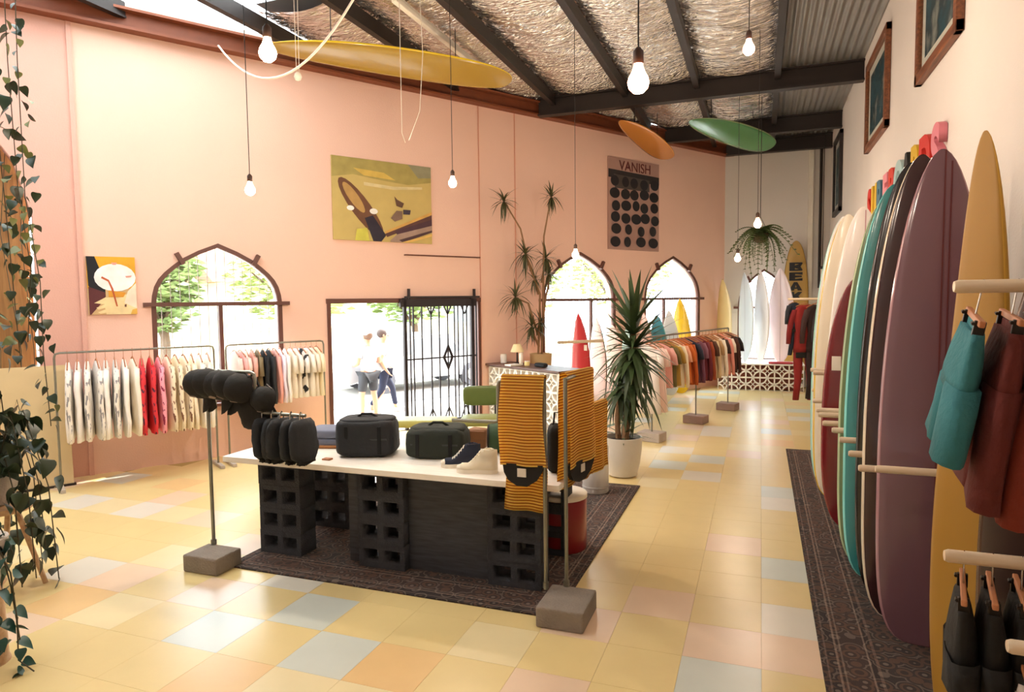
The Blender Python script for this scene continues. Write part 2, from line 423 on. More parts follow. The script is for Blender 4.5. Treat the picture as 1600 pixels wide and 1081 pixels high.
# sliding iron gate
g = wall_thing('iron_gate', 'tall dark wrought iron gate of thin bars slid across the right half of the doorway', 'gate', (0, -.05, 0))
b = B()
b.box((4.19, 0, 1.03), (.05, .05, 2.06)); b.box((5.45, 0, 1.03), (.06, .05, 2.06)); b.box((4.82, 0, .07), (1.3, .04, .05)); b.box((4.82, 0, 1.98), (1.42, .05, .12)); b.box((4.9, 0, 2.07), (1.4, .04, .03))
b.build('gate_frame', m_iron, g)
for s in (4.28, 4.34, 4.49, 4.66, 4.81, 4.97, 5.10, 5.17, 5.27, 5.34, 5.53):
    b = B(); b.box((s, 0, 1.03), (.02, .02, 1.86)); b.build('bar', m_iron, g)
b = B(); b.box((4.86, 0, 1.1), (1.3, .025, .025)); b.build('middle_rail', m_iron, g)
for s in (4.66, 4.97, 5.30):
    for sx in (-1, 1):
        b = B(); b.box((s + sx * .035, 0, 1.86), (.018, .02, .15), rot=Ry(sx * .45)); b.box((s + sx * .045, 0, .19), (.018, .02, .2), rot=Ry(-sx * .42)); b.build('fork', m_iron, g)
b = shape2d([(4.97, .88), (5.07, 1.1), (4.97, 1.32), (4.87, 1.1)], [[(4.97, .95), (5.03, 1.1), (4.97, 1.25), (4.91, 1.1)]], .03); b.build('diamond', m_iron, g)
for s in (4.27, 5.5):
    b = B(); b.box((s, 0, 2.12), (.035, .035, .16)); b.build('post_tip', m_iron, g)
b = B(); b.tube([W(4.24, -.04, 2.72) - P0 * 0, W(5.64, -.04, 2.72)], .012, 6)
for s in (4.24, 5.6): b.tube([W(s, -.04, 2.72), W(s, .02, 2.72)], .012, 6)
tag(b.build('wall_rod', m_frame), 'thin horizontal brown rod fixed to the salmon wall above the iron gate', 'rod')

# ================================================================== FAR WALL AND RIGHT WALL
xl = W(S_END, 0).x
b = shape2d([(xl - .3, -.02), (XR + .25, -.02), (XR + .25, ZC), (xl - .3, ZC)], [arch_pts(0.07, .53, .6, 1.78, 2.62)], .22)
wb = struct(b.build('wall_back', m_grey)); wb.location = (0, YF + .11, 0)
window(4, 0, .53, .6, 1.78, 2.62, (0.07, YF + .03, 0), 0, nb=8)
b = B(); b.box((XR + .11, 8.0, ZC / 2), (.22, 19.0, ZC)); struct(b.build('wall_right', m_white))
b = B(); b.box((-3.7, -1.3, ZC / 2), (11.2, .2, ZC)); struct(b.build('wall_unseen_front', m_white))  # unseen wall behind the camera, added to cut light from the back
b = B(); b.box((-9.36, .6, ZC / 2), (.2, 4.0, ZC)); struct(b.build('wall_unseen_side', m_wall2))  # unseen wall, added to close off light from the left rear
b = B(); b.box((1.0, YF - .05, 2.6), (.10, .1, 5.2)); struct(b.build('trim_5', M('white_post', 'd8d2c4', rough=.6)))
b = B(); b.tube([(1.2, YF - .06, 5.5), (1.2, YF - .06, 2.2)], .03, 8); struct(b.build('trim_6', m_dark))

# ================================================================== CEILING
b = B()
XB = [-9.4, -8.25, -7.05, -5.85, -4.6, -3.4, -2.15, -1.0, .2, XR]
def roof_poly(b, x0, x1, y0, y1=None, z=ZC + .1, t=.05):
    ya, yb = (min(YF, ywall(x0) + .2), min(YF, ywall(x1) + .2)) if y1 is None else (min(y1, ywall(x0) + .2), min(y1, ywall(x1) + .2))
    if y0 >= min(ya, yb) - .01 and y0 >= max(ya, yb): return
    b.poly([(x0, y0, z), (x1, y0, z), (x1, max(y0, yb), z), (x0, max(y0, ya), z)], t)
for x0, x1 in zip(XB, XB[1:]):
    if x0 in (-8.25, -7.05): roof_poly(b, x0, x1, -1.4, 1.0)
    elif x0 == -5.85: roof_poly(b, x0, x1, -1.4, 1.0); roof_poly(b, x0, x1, 6.9)
    else: roof_poly(b, x0, x1, -1.4)
ceil = struct(b.build('ceiling', M('roof_sheet_back', '4a4038', rough=.7)))
m_foil = foil_mat()
from mathutils import noise as mnoise
for x0, x1 in zip(XB[:-2], XB[1:-1]):
    b = B(); nx = 14
    ys = 3.6 if x0 not in (-9.4, -8.25, -7.05, -5.85) else (6.9 if x0 == -5.85 else 99)
    if ys > 50: continue
    ny = 330; nx = 12
    V = []
    for i in range(nx + 1):
        x = x0 + (x1 - x0) * i / nx; ye = min(YF, ywall(x) - .05); row = []
        for j in range(ny + 1):
            y = ys + max(0.05, ye - ys) * j / ny
            u = i / nx; sag = -.10 * sin(pi * u)
            z = ZC + sag + .05 * abs(mnoise.noise(Vector((x * 1.3, y * 7, 1)))) + .03 * abs(mnoise.noise(Vector((x * 4, y * 15, 4))))
            row.append(b.bm.verts.new((x, y, z)))
        V.append(row)
    for i in range(nx):
        for j in range(ny): b.bm.faces.new((V[i][j], V[i + 1][j], V[i + 1][j + 1], V[i][j + 1]))
    b.build('foil_panel', m_foil, ceil, smooth='all')
# corrugated sheet strip beside the right wall
b = B(); n = 96; r0 = []; r1 = []
for i in range(n + 1):
    x = .2 + 1.2 * i / n; z = ZC - .04 + .018 * sin(2 * pi * x / .1)
    r0.append((x, 3.6, z)); r1.append((x, YF, z))
b.ring_loft([r0, r1], cap=False, closed=False); b.build('corrugated_sheet', M('corrugated_iron', '8f8a84', rough=.45, metal=.6, vary=.1), ceil, smooth='all')
for x in XB[1:-1]:
    b = B(); ye = min(YF, ywall(x) - .1)
    b.box((x, (1.0 + ye) / 2, ZC - .11), (.06, ye - 1.0, .18)); b.box((x, (1 + ye) / 2, ZC - .20), (.09, ye - 1, .02)); b.build('rafter', m_dark, ceil)
def cross_beam(y, z0, z1):
    x0 = -7.387 + (y - 5.613) * DV.x / DV.y + .15
    b = B(); w = XR - x0; c = (x0 + XR) / 2
    b.box((c, y, (z0 + z1) / 2), (w, .03, z1 - z0)); b.box((c, y, z0), (w, .16, .025)); b.box((c, y, z1), (w, .16, .025)); b.build('crossbeam', m_dark, ceil)
for y in (11.4, 14.3, 16.1): cross_beam(y, 5.2, 5.48)
b = B()
for x0, x1, y1 in ((-8.25, -7.05, 99), (-7.05, -5.85, 99), (-5.85, -4.6, 6.9)):  # skylight extended unseen towards the camera to brighten the left wall
    b.poly([(x0, 1.0, ZC + .1), (x1, 1.0, ZC + .1), (x1, min(y1, ywall(x1) + .1), ZC + .1), (x0, min(y1, ywall(x0) + .1), ZC + .1)], .004)
b.build('skylight_sheet', translucent_mat(), ceil)
b = B(); b.box((-3.87, 8.4, 5.36), (.07, 3.2, .06), bevel=.01); b.box((-3.87, 8.4, 5.40), (.03, 3.3, .06))
tag(b.build('batten_light', M('white_batten', 'ece4d4', rough=.4)), 'long narrow white batten fixed under the foil roof, running away from the camera', 'batten')

# ================================================================== OUTSIDE
m_pave = M('pavement', 'b8b4ae', rough=.9, vary=.08, scale=3)
b = B(); b.poly([W(-14, .22, -.2), W(26, .22, -.2), W(26, 3.75, -.2), W(-14, 3.75, -.2)], -.1); struct(b.build('footpath', m_pave))
b = B(); b.poly([W(-14, 3.75, -.2), W(26, 3.75, -.2), W(26, 3.95, -.2), W(-14, 3.95, -.2)], -.14); struct(b.build('kerb', M('kerbstone', '5c6268', rough=.9)))
b = B(); b.poly([W(-14, 3.95, -.32), W(26, 3.95, -.32), W(26, 11.5, -.32), W(-14, 11.5, -.32)], -.1); struct(b.build('road', M('asphalt', '8c8882', rough=.9, vary=.1)))
b = B(); b.poly([W(-14, 11.5, -.2), W(26, 11.5, -.2), W(26, 60, -.2), W(-14, 60, -.2)], -.2); struct(b.build('far_ground', M('verge', 'b9b48e', rough=.95, vary=.2)))
b = B(); b.poly([(-1.2, YF + .24, -.15), (8, YF + .24, -.15), (8, 40, -.15), (-1.2, 40, -.15)], -.1); struct(b.build('yard_ground', m_pave))
def house(name, label, s, n, w, dpt, h, wallc, roofc, nwin):
    t = wall_thing(name, label, 'building', (s, n, -.2))
    b = B(); b.box((0, dpt / 2, h / 2), (w, dpt, h)); b.build('wall', wallc, t)
    b = B(); b.poly([(-w / 2 - .4, -.5, h), (w / 2 + .4, -.5, h), (w / 2 + .4, dpt + .5, h), (-w / 2 - .4, dpt + .5, h)])
    b.bm.faces.ensure_lookup_table(); b.bm.free(); b = B()
    b.ring_loft([[(-w / 2 - .4, -.5, h), (-w / 2 - .4, dpt / 2, h + 1.6), (-w / 2 - .4, dpt + .5, h)], [(w / 2 + .4, -.5, h), (w / 2 + .4, dpt / 2, h + 1.6), (w / 2 + .4, dpt + .5, h)]]); b.build('roof', roofc, t)
    for k in range(nwin):
        x = -w / 2 + w * (k + .5) / nwin
        b = B(); b.box((x, -.02, 1.7), (1.3, .08, 1.1)); f = b.build('window', m_cream, t)
        b = B(); b.box((x, -.07, 1.7), (1.1, .02, .9)); b.build('pane', M('far_pane', 'a8b4bc', rough=.1, vary=0), f)
house('cottage', 'pale cottage with a low grey roof across the street behind the first arch', -1.5, 15, 11, 7, 3.0, M('pale_render', 'e9e1d6', rough=.9), M('grey_roof', '8a8a8c', rough=.8), 4)
house('bungalow', 'cream bungalow with a red roof across the street behind the doorway', 12, 17, 12, 7, 3.0, M('cream_render', 'eee3cc', rough=.9), M('red_roof', 'a86a50', rough=.8), 4)
leafm = [M('street_leaf', 'a4b068', rough=.7, vary=.3), M('street_leaf_dark', '84985a', rough=.7, vary=.3)]
def tree(label, s, n, h, r, mi, seed):
    rg = random.Random(seed)
    t = wall_thing('street_tree', label, 'tree', (s, n, -.2))
    b = B(); b.tube([(0, 0, 0), (.05, 0, h * .3), (0, .05, h * .6)], [.16, .12, .07], 8)
    for k in range(5):
        a = k * 1.3; b.tube([(0, .02, h * .35), (cos(a) * r * .4, sin(a) * r * .4, h * .62), (cos(a) * r * .7, sin(a) * r * .7, h * .75)], [.07, .045, .02], 6)
    b.build('trunk', M('bark', '6a5644', rough=.9), t)
    b = B()
    for k in range(1500):
        v = Vector((rg.gauss(0, 1), rg.gauss(0, 1), rg.gauss(0, 1))).normalized() * (rg.random() ** .4)
        p = Vector((v.x * r, v.y * r, h * .7 + v.z * h * .34)); q = Matrix.Rotation(rg.uniform(0, 6.3), 3, 'Z') @ Matrix.Rotation(rg.uniform(-1, 1), 3, 'X')
        l = .17
        b.poly([p + q @ Vector(c) for c in ((-l, 0, 0), (0, -l * .5, .03), (l, 0, 0), (0, l * .5, .03))])
    o = b.build('foliage', leafm[mi], t); o['kind'] = 'stuff'
tree('leafy street tree directly behind the open doorway', 6.2, 9.6, 4.2, 2.0, 0, 3)
tree('darker green street tree behind the iron gate', 10.2, 10.2, 4.0, 1.8, 1, 4)
tree('yellow-green tree seen through the second arched window', 14.5, 10.0, 4.6, 1.9, 0, 5)
tree('bushy tree seen through the third arched window', 19.5, 9.8, 5.0, 2.2, 0, 6)
tree('small tree seen through the right side of the first arched window', 2.6, 9.5, 4.0, 1.0, 1, 8)
def car(label, s, n, col):
    t = wall_thing('car', label, 'car', (s, n, -.32))
    prof = [(-2.1, .45), (-2.1, .8), (-1.5, .92), (-.9, 1.42), (.6, 1.45), (1.25, .95), (2.0, .85), (2.15, .5), (2.1, .32), (-2.05, .32)]
    b = B(); b.ring_loft([[(x, -.8, z) for x, z in prof], [(x, -.84, z) for x, z in prof], [(x, .84, z) for x, z in prof], [(x, .8, z) for x, z in prof]]); b.build('body', col, t)
    b = B(); b.poly([(-.85, -.85, .95), (-.78, -.85, 1.34), (.55, -.85, 1.36), (1.0, -.85, .98)], .02, (0, -1, 0)); b.build('side_window', M('car_glass', '98a2a8', rough=.1), t)
    for x in (-1.35, 1.35):
        for y in (-.75, .75):
            b = B(); b.tube([(x, y - .1, .32), (x, y + .1, .32)], .32, 16); w = b.build('wheel', M('tyre', '55555a', rough=.8), t)
            b = B(); b.tube([(x, y - .12, .32), (x, y + .12, .32)], .18, 12); b.build('hubcap', m_chrome, w)
car('white parked car on the road behind the gate bars', 8.3, 6.9, M('car_white', 'e2e2e0', rough=.25, coat=.5))
car('silver parked car on the road behind the first arched window', -.6, 6.4, M('car_silver', 'aab0b6', rough=.25, metal=.4, coat=.5))

# ================================================================== PEOPLE (outside the doorway)
def skin(name, nodes, edges, mat, root=0, sub=2):
    """nodes: {key: (co, r)}; edges: key pairs"""
    keys = list(nodes); ix = {k: i for i, k in enumerate(keys)}
    me = D.meshes.new('tmp'); me.from_pydata([nodes[k][0] for k in keys], [(ix[a], ix[b]) for a, b in edges], [])
    o = D.objects.new('tmp', me); COL.objects.link(o)
    md = o.modifiers.new('s', 'SKIN'); md.use_smooth_shade = True
    for k in keys:
        r = nodes[k][1]; r = r if isinstance(r, tuple) else (r, r)
        me.skin_vertices[0].data[ix[k]].radius = r
    me.skin_vertices[0].data[root].use_root = True
    sd = o.modifiers.new('d', 'SUBSURF'); sd.levels = sub
    dg = bpy.context.evaluated_depsgraph_get()
    out = D.meshes.new_from_object(o.evaluated_get(dg)); out.name = name
    D.objects.remove(o); D.meshes.remove(me)
    out.materials.clear(); out.materials.append(mat)
    for p in out.polygons: p.use_smooth = True
    return out
m_skin = M('skin', 'b07e62', rough=.55, vary=.05)
def person(label, loc, rotz, J, shirt, legs, leg_to, shoe, hat, hair):
    """J: joint positions (facing -y); body one skin surface, clothes as fitted children"""
    t = thing('person', label, 'person', loc, rotz)
    n = {'pel': (J['pel'], (.13, .1)), 'wa': (J['wa'], (.125, .09)), 'ch': (J['ch'], (.15, .105)), 'nb': (J['nb'], .06), 'nk': (J['nk'], .052), 'jaw': (J['jaw'], (.068, .075)), 'hd': (J['hd'], (.078, .095)), 'top': (J['top'], (.05, .06))}
    e = [('pel', 'wa'), ('wa', 'ch'), ('ch', 'nb'), ('nb', 'nk'), ('nk', 'jaw'), ('jaw', 'hd'), ('hd', 'top')]
    for s in 'lr':
        for k, r in (('sh', .058), ('el', .042), ('wr', .028), ('pa', (.036, .02))): n[k + s] = (J[k + s], r)
        e += [('ch', 'sh' + s), ('sh' + s, 'el' + s), ('el' + s, 'wr' + s), ('wr' + s, 'pa' + s)]
        w = Vector(J['wr' + s]); p = Vector(J['pa' + s]); dr = (p - w).normalized(); side = dr.cross(Vector((0, 1, 0.2))).normalized()
        for i, (off, ln) in enumerate(((-.028, .07), (-.009, .08), (.011, .075), (.03, .06))):
            a = p + side * off + dr * .02; bnd = Vector((0, -.02, 0))
            n['f%d' % i + s] = (a + dr * ln * .5, .009); n['g%d' % i + s] = (a + dr * ln + bnd, .007)
            e += [('pa' + s, 'f%d' % i + s), ('f%d' % i + s, 'g%d' % i + s)]
        a = w * .6 + p * .4; n['t0' + s] = (a + side * -.045 + dr * .02, .011); n['t1' + s] = (a + side * -.06 + dr * .06, .009)
        e += [('wr' + s, 't0' + s), ('t0' + s, 't1' + s)]
        for k, r in (('hp', .085), ('kn', .058), ('cf', .056), ('an', .038), ('to', (.04, .03))): n[k + s] = (J[k + s], r)
        e += [('pel', 'hp' + s), ('hp' + s, 'kn' + s), ('kn' + s, 'cf' + s), ('cf' + s, 'an' + s), ('an' + s, 'to' + s)]
    obj('body', skin('body', n, e, m_skin), t)
    V = lambda k: Vector(J[k])
    sn = {'b': (V('pel') + Vector((0, 0, -.03)), (.17, .135)), 'w': (V('wa'), (.158, .12)), 'c': (V('ch'), (.175, .13)), 'n': (V('nb') + Vector((0, 0, -.01)), .075)}
    se = [('b', 'w'), ('w', 'c'), ('c', 'n')]
    for s in 'lr':
        sn['s' + s] = (V('sh' + s), .085); sn['e' + s] = (V('sh' + s) * .35 + V('el' + s) * .65, .07); se += [('c', 's' + s), ('s' + s, 'e' + s)]
    obj('shirt', skin('shirt', sn, se, shirt), t)
    ln = {'p': (V('pel'), (.155, .125))}; le = []
    for s in 'lr':
        ln['h' + s] = (V('hp' + s), .108); ln['k' + s] = (V('kn' + s) + Vector((0, 0, .03)), .085 if leg_to == 'kn' else .068); le += [('p', 'h' + s), ('h' + s, 'k' + s)]
        if leg_to == 'an': ln['a' + s] = (V('an' + s) + Vector((0, 0, .05)), .052); le += [('k' + s, 'a' + s)]
    obj('shorts' if leg_to == 'kn' else 'jeans', skin('legwear', ln, le, legs), t)
    for s in 'lr':
        a, q = V('an' + s), V('to' + s); dr = (q - a); dr.z = 0; dr.normalize()
        zc = min(a.z, q.z) - .01
        b = B(); b.soft((0, 0, 0), (.1, .28, .09), e=.6, seg=14, rows=8); f = b.build('shoe', shoe, t, smooth='all')
        f.location = (a.x + dr.x * .07, a.y + dr.y * .07, max(.045, zc)); f.rotation_euler = (0, 0, math.atan2(dr.y, dr.x) + pi / 2)
    hd = V('hd'); fwd = Vector((0, -1, 0))
    for x in (-.03, .03):
        b = B(); b.soft(hd + Vector((x, -.088, .0)), (.022, .012, .012), e=1, seg=8, rows=6); b.build('eye', M('eye_dark', '2a2220', rough=.3, vary=0), t)
        b = B(); b.soft(hd + Vector((x * 2.75, 0, -.01)), (.02, .035, .06), e=1, seg=8, rows=6); b.build('ear', m_skin, t, smooth='all')
    b = B(); b.soft(hd + Vector((0, -.105, -.02)), (.026, .04, .045), e=1, seg=8, rows=6); b.build('nose', m_skin, t, smooth='all')
    b = B(); b.soft(hd + Vector((0, -.09, -.065)), (.045, .015, .014), e=1, seg=8, rows=6); b.build('mouth', M('lips', 'a86a5a', rough=.5, vary=0), t, smooth='all')
    b = B(); b.soft(hd + Vector((0, .022, .03)), (.178, .2, .19), e=.95, seg=18, rows=12); b.build('hair', hair, t, smooth='all')
    if hat:
        b = B(); b.lathe([(.104, 0), (.104, .04), (.085, .085), (.04, .105), (.004, .108)], 18, hd + Vector((0, .01, .035)))
        b.soft(hd + Vector((0, -.13, .04)), (.15, .14, .014), e=.8, seg=16, rows=6); b.build('cap', hat, t, smooth=True)
    return t
PS = .93
def sc(Jd): return {k: tuple(c * PS for c in v) for k, v in Jd.items()}
base = dict(pel=(0, 0, .94), wa=(0, 0, 1.1), ch=(0, .01, 1.34), nb=(0, .02, 1.47), nk=(0, .01, 1.53), jaw=(0, -.02, 1.59), hd=(0, -.005, 1.67), top=(0, 0, 1.74),
            shl=(.19, .01, 1.42), shr=(-.19, .01, 1.42), hpl=(.1, 0, .88), hpr=(-.1, 0, .88))
p1 = dict(base, ell=(.26, .03, 1.14), wrl=(.2, -.2, 1.08), pal=(.17, -.26, 1.09), elr=(-.27, .03, 1.14), wrr=(-.24, -.2, 1.2), par=(-.22, -.27, 1.24),
          knl=(.155, -.02, .5), cfl=(.165, .01, .36), anl=(.175, .02, .08), tol=(.19, -.1, .03), knr=(-.13, -.01, .5), cfr=(-.14, .02, .36), anr=(-.15, .02, .08), tor=(-.17, -.1, .03))
WY = lambda s, n: W(s, n, -.2)
person('person in white t-shirt, dark shorts and white cap standing with back to the doorway', WY(4.72, 2.35), PHI + pi + rad(8), sc(p1),
       M('white_tee', 'b4b6ba', rough=.9), M('charcoal_shorts', '2c2e32', rough=.9), 'kn', M('sandal', '5a4a3c', rough=.8), M('white_cap', 'bcbcbe', rough=.9), M('brown_hair', '5a4434', rough=.7))
p2 = dict(base, ell=(.25, .08, 1.15), wrl=(.24, -.12, 1.0), pal=(.24, -.18, .97), elr=(-.25, .12, 1.15), wrr=(-.26, .0, .95), par=(-.26, -.04, .9),
          knl=(.09, -.2, .5), cfl=(.1, -.22, .38), anl=(.1, -.27, .09), tol=(.1, -.39, .04), knr=(-.1, .06, .48), cfr=(-.1, .16, .36), anr=(-.1, .3, .14), tor=(-.1, .2, .05))
person('person in pale shirt and navy jeans walking past with a white surfboard', WY(5.24, 2.75), PHI + rad(75), sc(p2),
       M('pale_tee', 'a4aab4', rough=.9), M('navy_jeans', '1a2036', rough=.9), 'an', M('white_shoe', 'c4c4c4', rough=.6), None, M('dark_hair', '3a2c26', rough=.7))

# ================================================================== SURFBOARDS
def outline(u, w, nose, tail, wp):
    """half-width at u in 0 (tail) .. 1 (nose); wp = wide point"""
    if u >= wp: q = (u - wp) / (1 - wp); a, p = nose
    else: q = (wp - u) / wp; a, p = tail
    return w * max(0.0, 1 - q ** a) ** p
def board(name, label, L, w, deck, rail, loc, rotz=0, lean=(0, 0), nose=(2, .6), tail=(4, .25), wp=.38, th=.065, rocker=.07, stringers=(), scol=None, fins=0, group=None, cat='surfboard', n=30, extra=None, bottom=None):
    t = thing(name, label, cat, loc, group=group, rot=(lean[1], lean[0], rotz))
    b = B(); K = 16; rings = []
    us = [0.5 - .5 * cos(pi * i / n) for i in range(n + 1)]; us[0] = .0006; us[-1] = .9994
    ry = lambda u: rocker * (abs(u - .42) / .58) ** 2.4
    for u in us:
        hw = max(.004, outline(u, w, nose, tail, wp)); tt = th * (max(.08, 1 - abs(2 * u - 1) ** 3.5)) * .5; r = []
        for k in range(K):
            a = 2 * pi * k / K; cx, sy = cos(a), sin(a)
            r.append((hw * math.copysign(abs(cx) ** .75, cx), -math.copysign(abs(sy) ** .8, sy) * tt - ry(u), u * L))
        rings.append(r)
    fs = b.ring_loft(rings)
    K2 = K
    for i, f in enumerate(fs[:n * K]):
        k = i % K
        m = (k + .5) / K * 2 * pi
        f.material_index = 1 if abs(sin(m)) < .42 else (0 if sin(m) > 0 else 2)
    b.build('blank', [deck, rail, bottom or deck], t, smooth='all')
    for x in stringers:
        b = B(); a1 = []; a2 = []
        for u in us[1:-1]:
            hw = outline(u, w, nose, tail, wp)
            if abs(x) > hw * .9: continue
            tt = th * (max(.08, 1 - abs(2 * u - 1) ** 3.5)) * .5
            yy = -tt * max(.05, 1 - (abs(x) / hw) ** 2.6) ** .5 - ry(u) - .003
            a1.append((x - .004, yy, u * L)); a2.append((x + .004, yy, u * L))
        b.ring_loft([a1, a2], cap=False, closed=False); b.build('stringer', scol, t)
    for k in range(fins):
        x = (-.12, .12, 0)[k] if fins > 1 else 0
        b = B(); b.poly([(x - .004, th * .45 - ry(.1), L * .06), (x - .004, th * .45 + .11, L * .05), (x - .004, th * .45 + .04, L * .12), (x - .004, th * .45 - ry(.1) , L * .13)], .008, (1, 0, 0)); b.build('fin', M('black_fin', '1c1c1e', rough=.3), t)
    return t
def gl(name, c, rough=.22): return M('resin_' + name, c, rough=rough, coat=.35, vary=.04, scale=2)
LB = dict(nose=(2, .56), tail=(4, .22), wp=.37)
board('surfboard', 'mauve longboard with a double dark red stringer, nearest full board of the wall row', 2.76, .27, gl('mauve', '70505a'), gl('mauve_rail', 'a47a80'), (.91, 4.28, .02), rad(-8), stringers=(.015, .045), scol=M('stringer_red', '5a1c22', vary=0), **LB)
board('surfboard', 'dark maroon longboard with a cream rail, directly behind the mauve one', 2.79, .27, gl('oxblood', '33141a'), gl('bone', 'd8c8ae'), (.87, 4.56, .02), rad(-8), **LB)
board('surfboard', 'black longboard between the turquoise one and the dark maroon one', 2.80, .27, gl('black', '0f0f12'), gl('black_rail', '17171a'), (.87, 4.86, .02), rad(-8), **LB)
board('surfboard', 'turquoise longboard in the wall row, in front of the sage green one', 2.72, .27, gl('turquoise', '3a8f90'), gl('turquoise_rail', '7fd0c8'), (.83, 5.18, .02), rad(-8), **LB)
board('surfboard', 'sage green longboard in the wall row, behind the turquoise one', 2.66, .27, gl('sage', '70845e'), gl('sage_rail', 'a8b890'), (.82, 5.44, .02), rad(-8), **LB)
board('surfboard', 'white board with a lilac tint, first of three slim pale boards behind the sage one', 2.30, .26, gl('lilac', 'cdc4cf'), gl('lilac_rail', 'ece4e4'), (.90, 5.70, .02), rad(-8), **LB)
board('surfboard', 'off-white board, middle of three slim pale boards behind the sage one', 2.28, .26, gl('offwhite', 'd8d0c8'), gl('offwhite_rail', 'f0e8e0'), (.89, 5.87, .02), rad(-8), **LB)
board('surfboard', 'pale grey board, last of three slim pale boards, next to the short red one', 2.32, .26, gl('palegrey', 'bdbabd'), gl('palegrey_rail', 'e0dcda'), (.88, 6.04, .02), rad(-8), **LB)
rb = board('surfboard', 'short deep red board with a white price sticker, leaning before the tall white longboard', 2.15, .27, gl('deepred', '6e1a20'), gl('deepred_rail', '7e2226'), (.77, 6.26, .02), rad(-8), nose=(2.2, .55), tail=(3, .35), wp=.4)
b = B(); b.box((-.16, -.045, 1.42), (.07, .004, .12)); b.build('price_sticker', m_cream, rb)
board('surfboard', 'tall white longboard with a double pink stringer behind the short red board', 2.78, .28, gl('white', 'e9dfd6'), gl('white_rail', 'f0e8de'), (.86, 6.85, .02), rad(-8), stringers=(.02, .06), scol=M('stringer_pink', 'b8888a', vary=0), **LB)
board('surfboard', 'cream longboard with a yellow nose edge behind the tall white one', 2.76, .28, gl('creamw', 'e8dcc4'), gl('yellow_edge', 'd8b040'), (.78, 7.2, .02), rad(-8), **LB)
board('surfboard', 'white longboard with pale turquoise rails, farthest of the wall row', 2.78, .28, gl('whiteb', 'e4e0d6'), gl('aqua_rail', '9ccfc4'), (.78, 7.55, .02), rad(-8), **LB)
board('surfboard', 'mustard yellow pointed gun board leaning behind the hanging shorts', 2.68, .18, M('resin_mustard', '9a701c', rough=.55, vary=.08, scale=2), M('resin_mustard_rail', 'c0922e', rough=.5), (.84, 3.5, .02), rad(-60), lean=(.03, -.03), nose=(1.3, .5), tail=(2, .6), wp=.4, bottom=gl('mustard_b', '8a6a30'))
board('surfboard', 'dark brown board with blurred patches at the right edge, nearest to the camera', 2.42, .27, gl('darkbrown', '3a2620', .4), gl('darkbrown_rail', '4a3226'), (1.10, 3.1, .02), rad(-20), lean=(0, -.02), nose=(1.8, .75), tail=(3, .4))
# dowels between the wall boards
dz = [(4.08, 1.06, .60), (4.42, .98, .56), (4.72, 1.00, .54), (5.06, 1.02, .52), (5.36, 1.03, .50), (5.64, 1.03, .46), (5.92, 1.05, .45), (6.16, 1.05, .45), (6.40, 1.34, .44), (6.70, 1.05, .46), (7.05, 1.3, .46), (7.4, 1.06, .5)]
dwn = ['nearest the camera, before the mauve longboard', 'between the mauve and dark maroon longboards', 'between the dark maroon and black longboards', 'between the black and turquoise longboards', 'between the turquoise and sage longboards',
       'between the sage and lilac boards', 'between the lilac and off-white boards', 'between the off-white and pale grey boards', 'crossing the short red board below its sticker', 'between the red board and tall white longboard', 'between the tall white and cream longboards', 'before the farthest turquoise-railed longboard']
for (y, z, x), w_ in zip(dz, dwn):
    b = B(); b.tube([(x, y, z), (x + .012, y, z), (XR, y, z)], [.016, .021, .021], 12)
    tag(b.build('wooden_peg', m_dowel, smooth=True), 'pale wooden wall peg ' + w_, 'peg', 'pegs of the surfboard wall')

# boards at the far window
m_fr = gl('frost', 'd6d2cf')
board('surfboard', 'slim bluish white shortboard, leftmost of three before the far window', 1.98, .25, gl('bluewhite', 'c2ccd2'), gl('bw_rail', 'e4e6e4'), (-.29, 15.62, .58), rad(-50), nose=(2, .75), tail=(2.4, .6), wp=.46, stringers=(0,), scol=M('str_grey', '8a9098', vary=0))
board('surfboard', 'white shortboard in the middle of three before the far window', 2.05, .24, gl('whitec', 'ded8d6'), gl('wc_rail', 'f0eae6'), (.03, 15.62, .58), rad(-50), nose=(2, .75), tail=(2.4, .6), wp=.46)
board('surfboard', 'wide pinkish white shortboard with a stringer, rightmost before the far window', 2.05, .30, gl('pinkwhite', 'e2d0d4'), gl('pw_rail', 'f0e4e2'), (.42, 15.62, .58), rad(-28), nose=(2, .75), tail=(2.4, .6), wp=.46, stringers=(0,), scol=M('str_grey2', '9a8890', vary=0))
board('surfboard', 'cream yellow shortboard leaning in the far corner, left of the far window', 1.85, .24, gl('creamy', 'd8c48c'), gl('creamy_rail', 'e6d8ac'), (-.76, 15.9, .58), rad(-45), nose=(2, .75), tail=(2.4, .6), wp=.46)
bk = board('lettered_surfboard', 'tall mustard board with black block letters standing right of the far window', 3.22, .27, gl('oldyellow', 'b08a3c', .5), gl('oldyellow_rail', '9a7632'), (.72, 16.12, .02), 0, nose=(2.4, .5), tail=(3, .3), wp=.5, rocker=0)
BLK = {'B': ([(0, 0), (.95, 0), (1, .12), (.84, .5), (1, .88), (.95, 1), (0, 1)], [[(.42, .16), (.72, .2), (.42, .36)], [(.42, .64), (.72, .8), (.42, .84)]]),
       'E': ([(0, 0), (1, 0), (1, .3), (.45, .2), (.45, .38), (.95, .42), (.95, .6), (.45, .62), (.45, .8), (1, .7), (1, 1), (0, 1)], []),
       'A': ([(0, 0), (.38, 0), (.42, .2), (.62, .2), (.66, 0), (1, 0), (.62, 1), (.36, 1)], [[(.45, .38), (.58, .38), (.51, .68)]]),
       'K': ([(0, 0), (.4, 0), (.4, .3), (.68, 0), (1, 0), (.72, .5), (1, 1), (.68, 1), (.4, .7), (.4, 1), (0, 1)], [])}
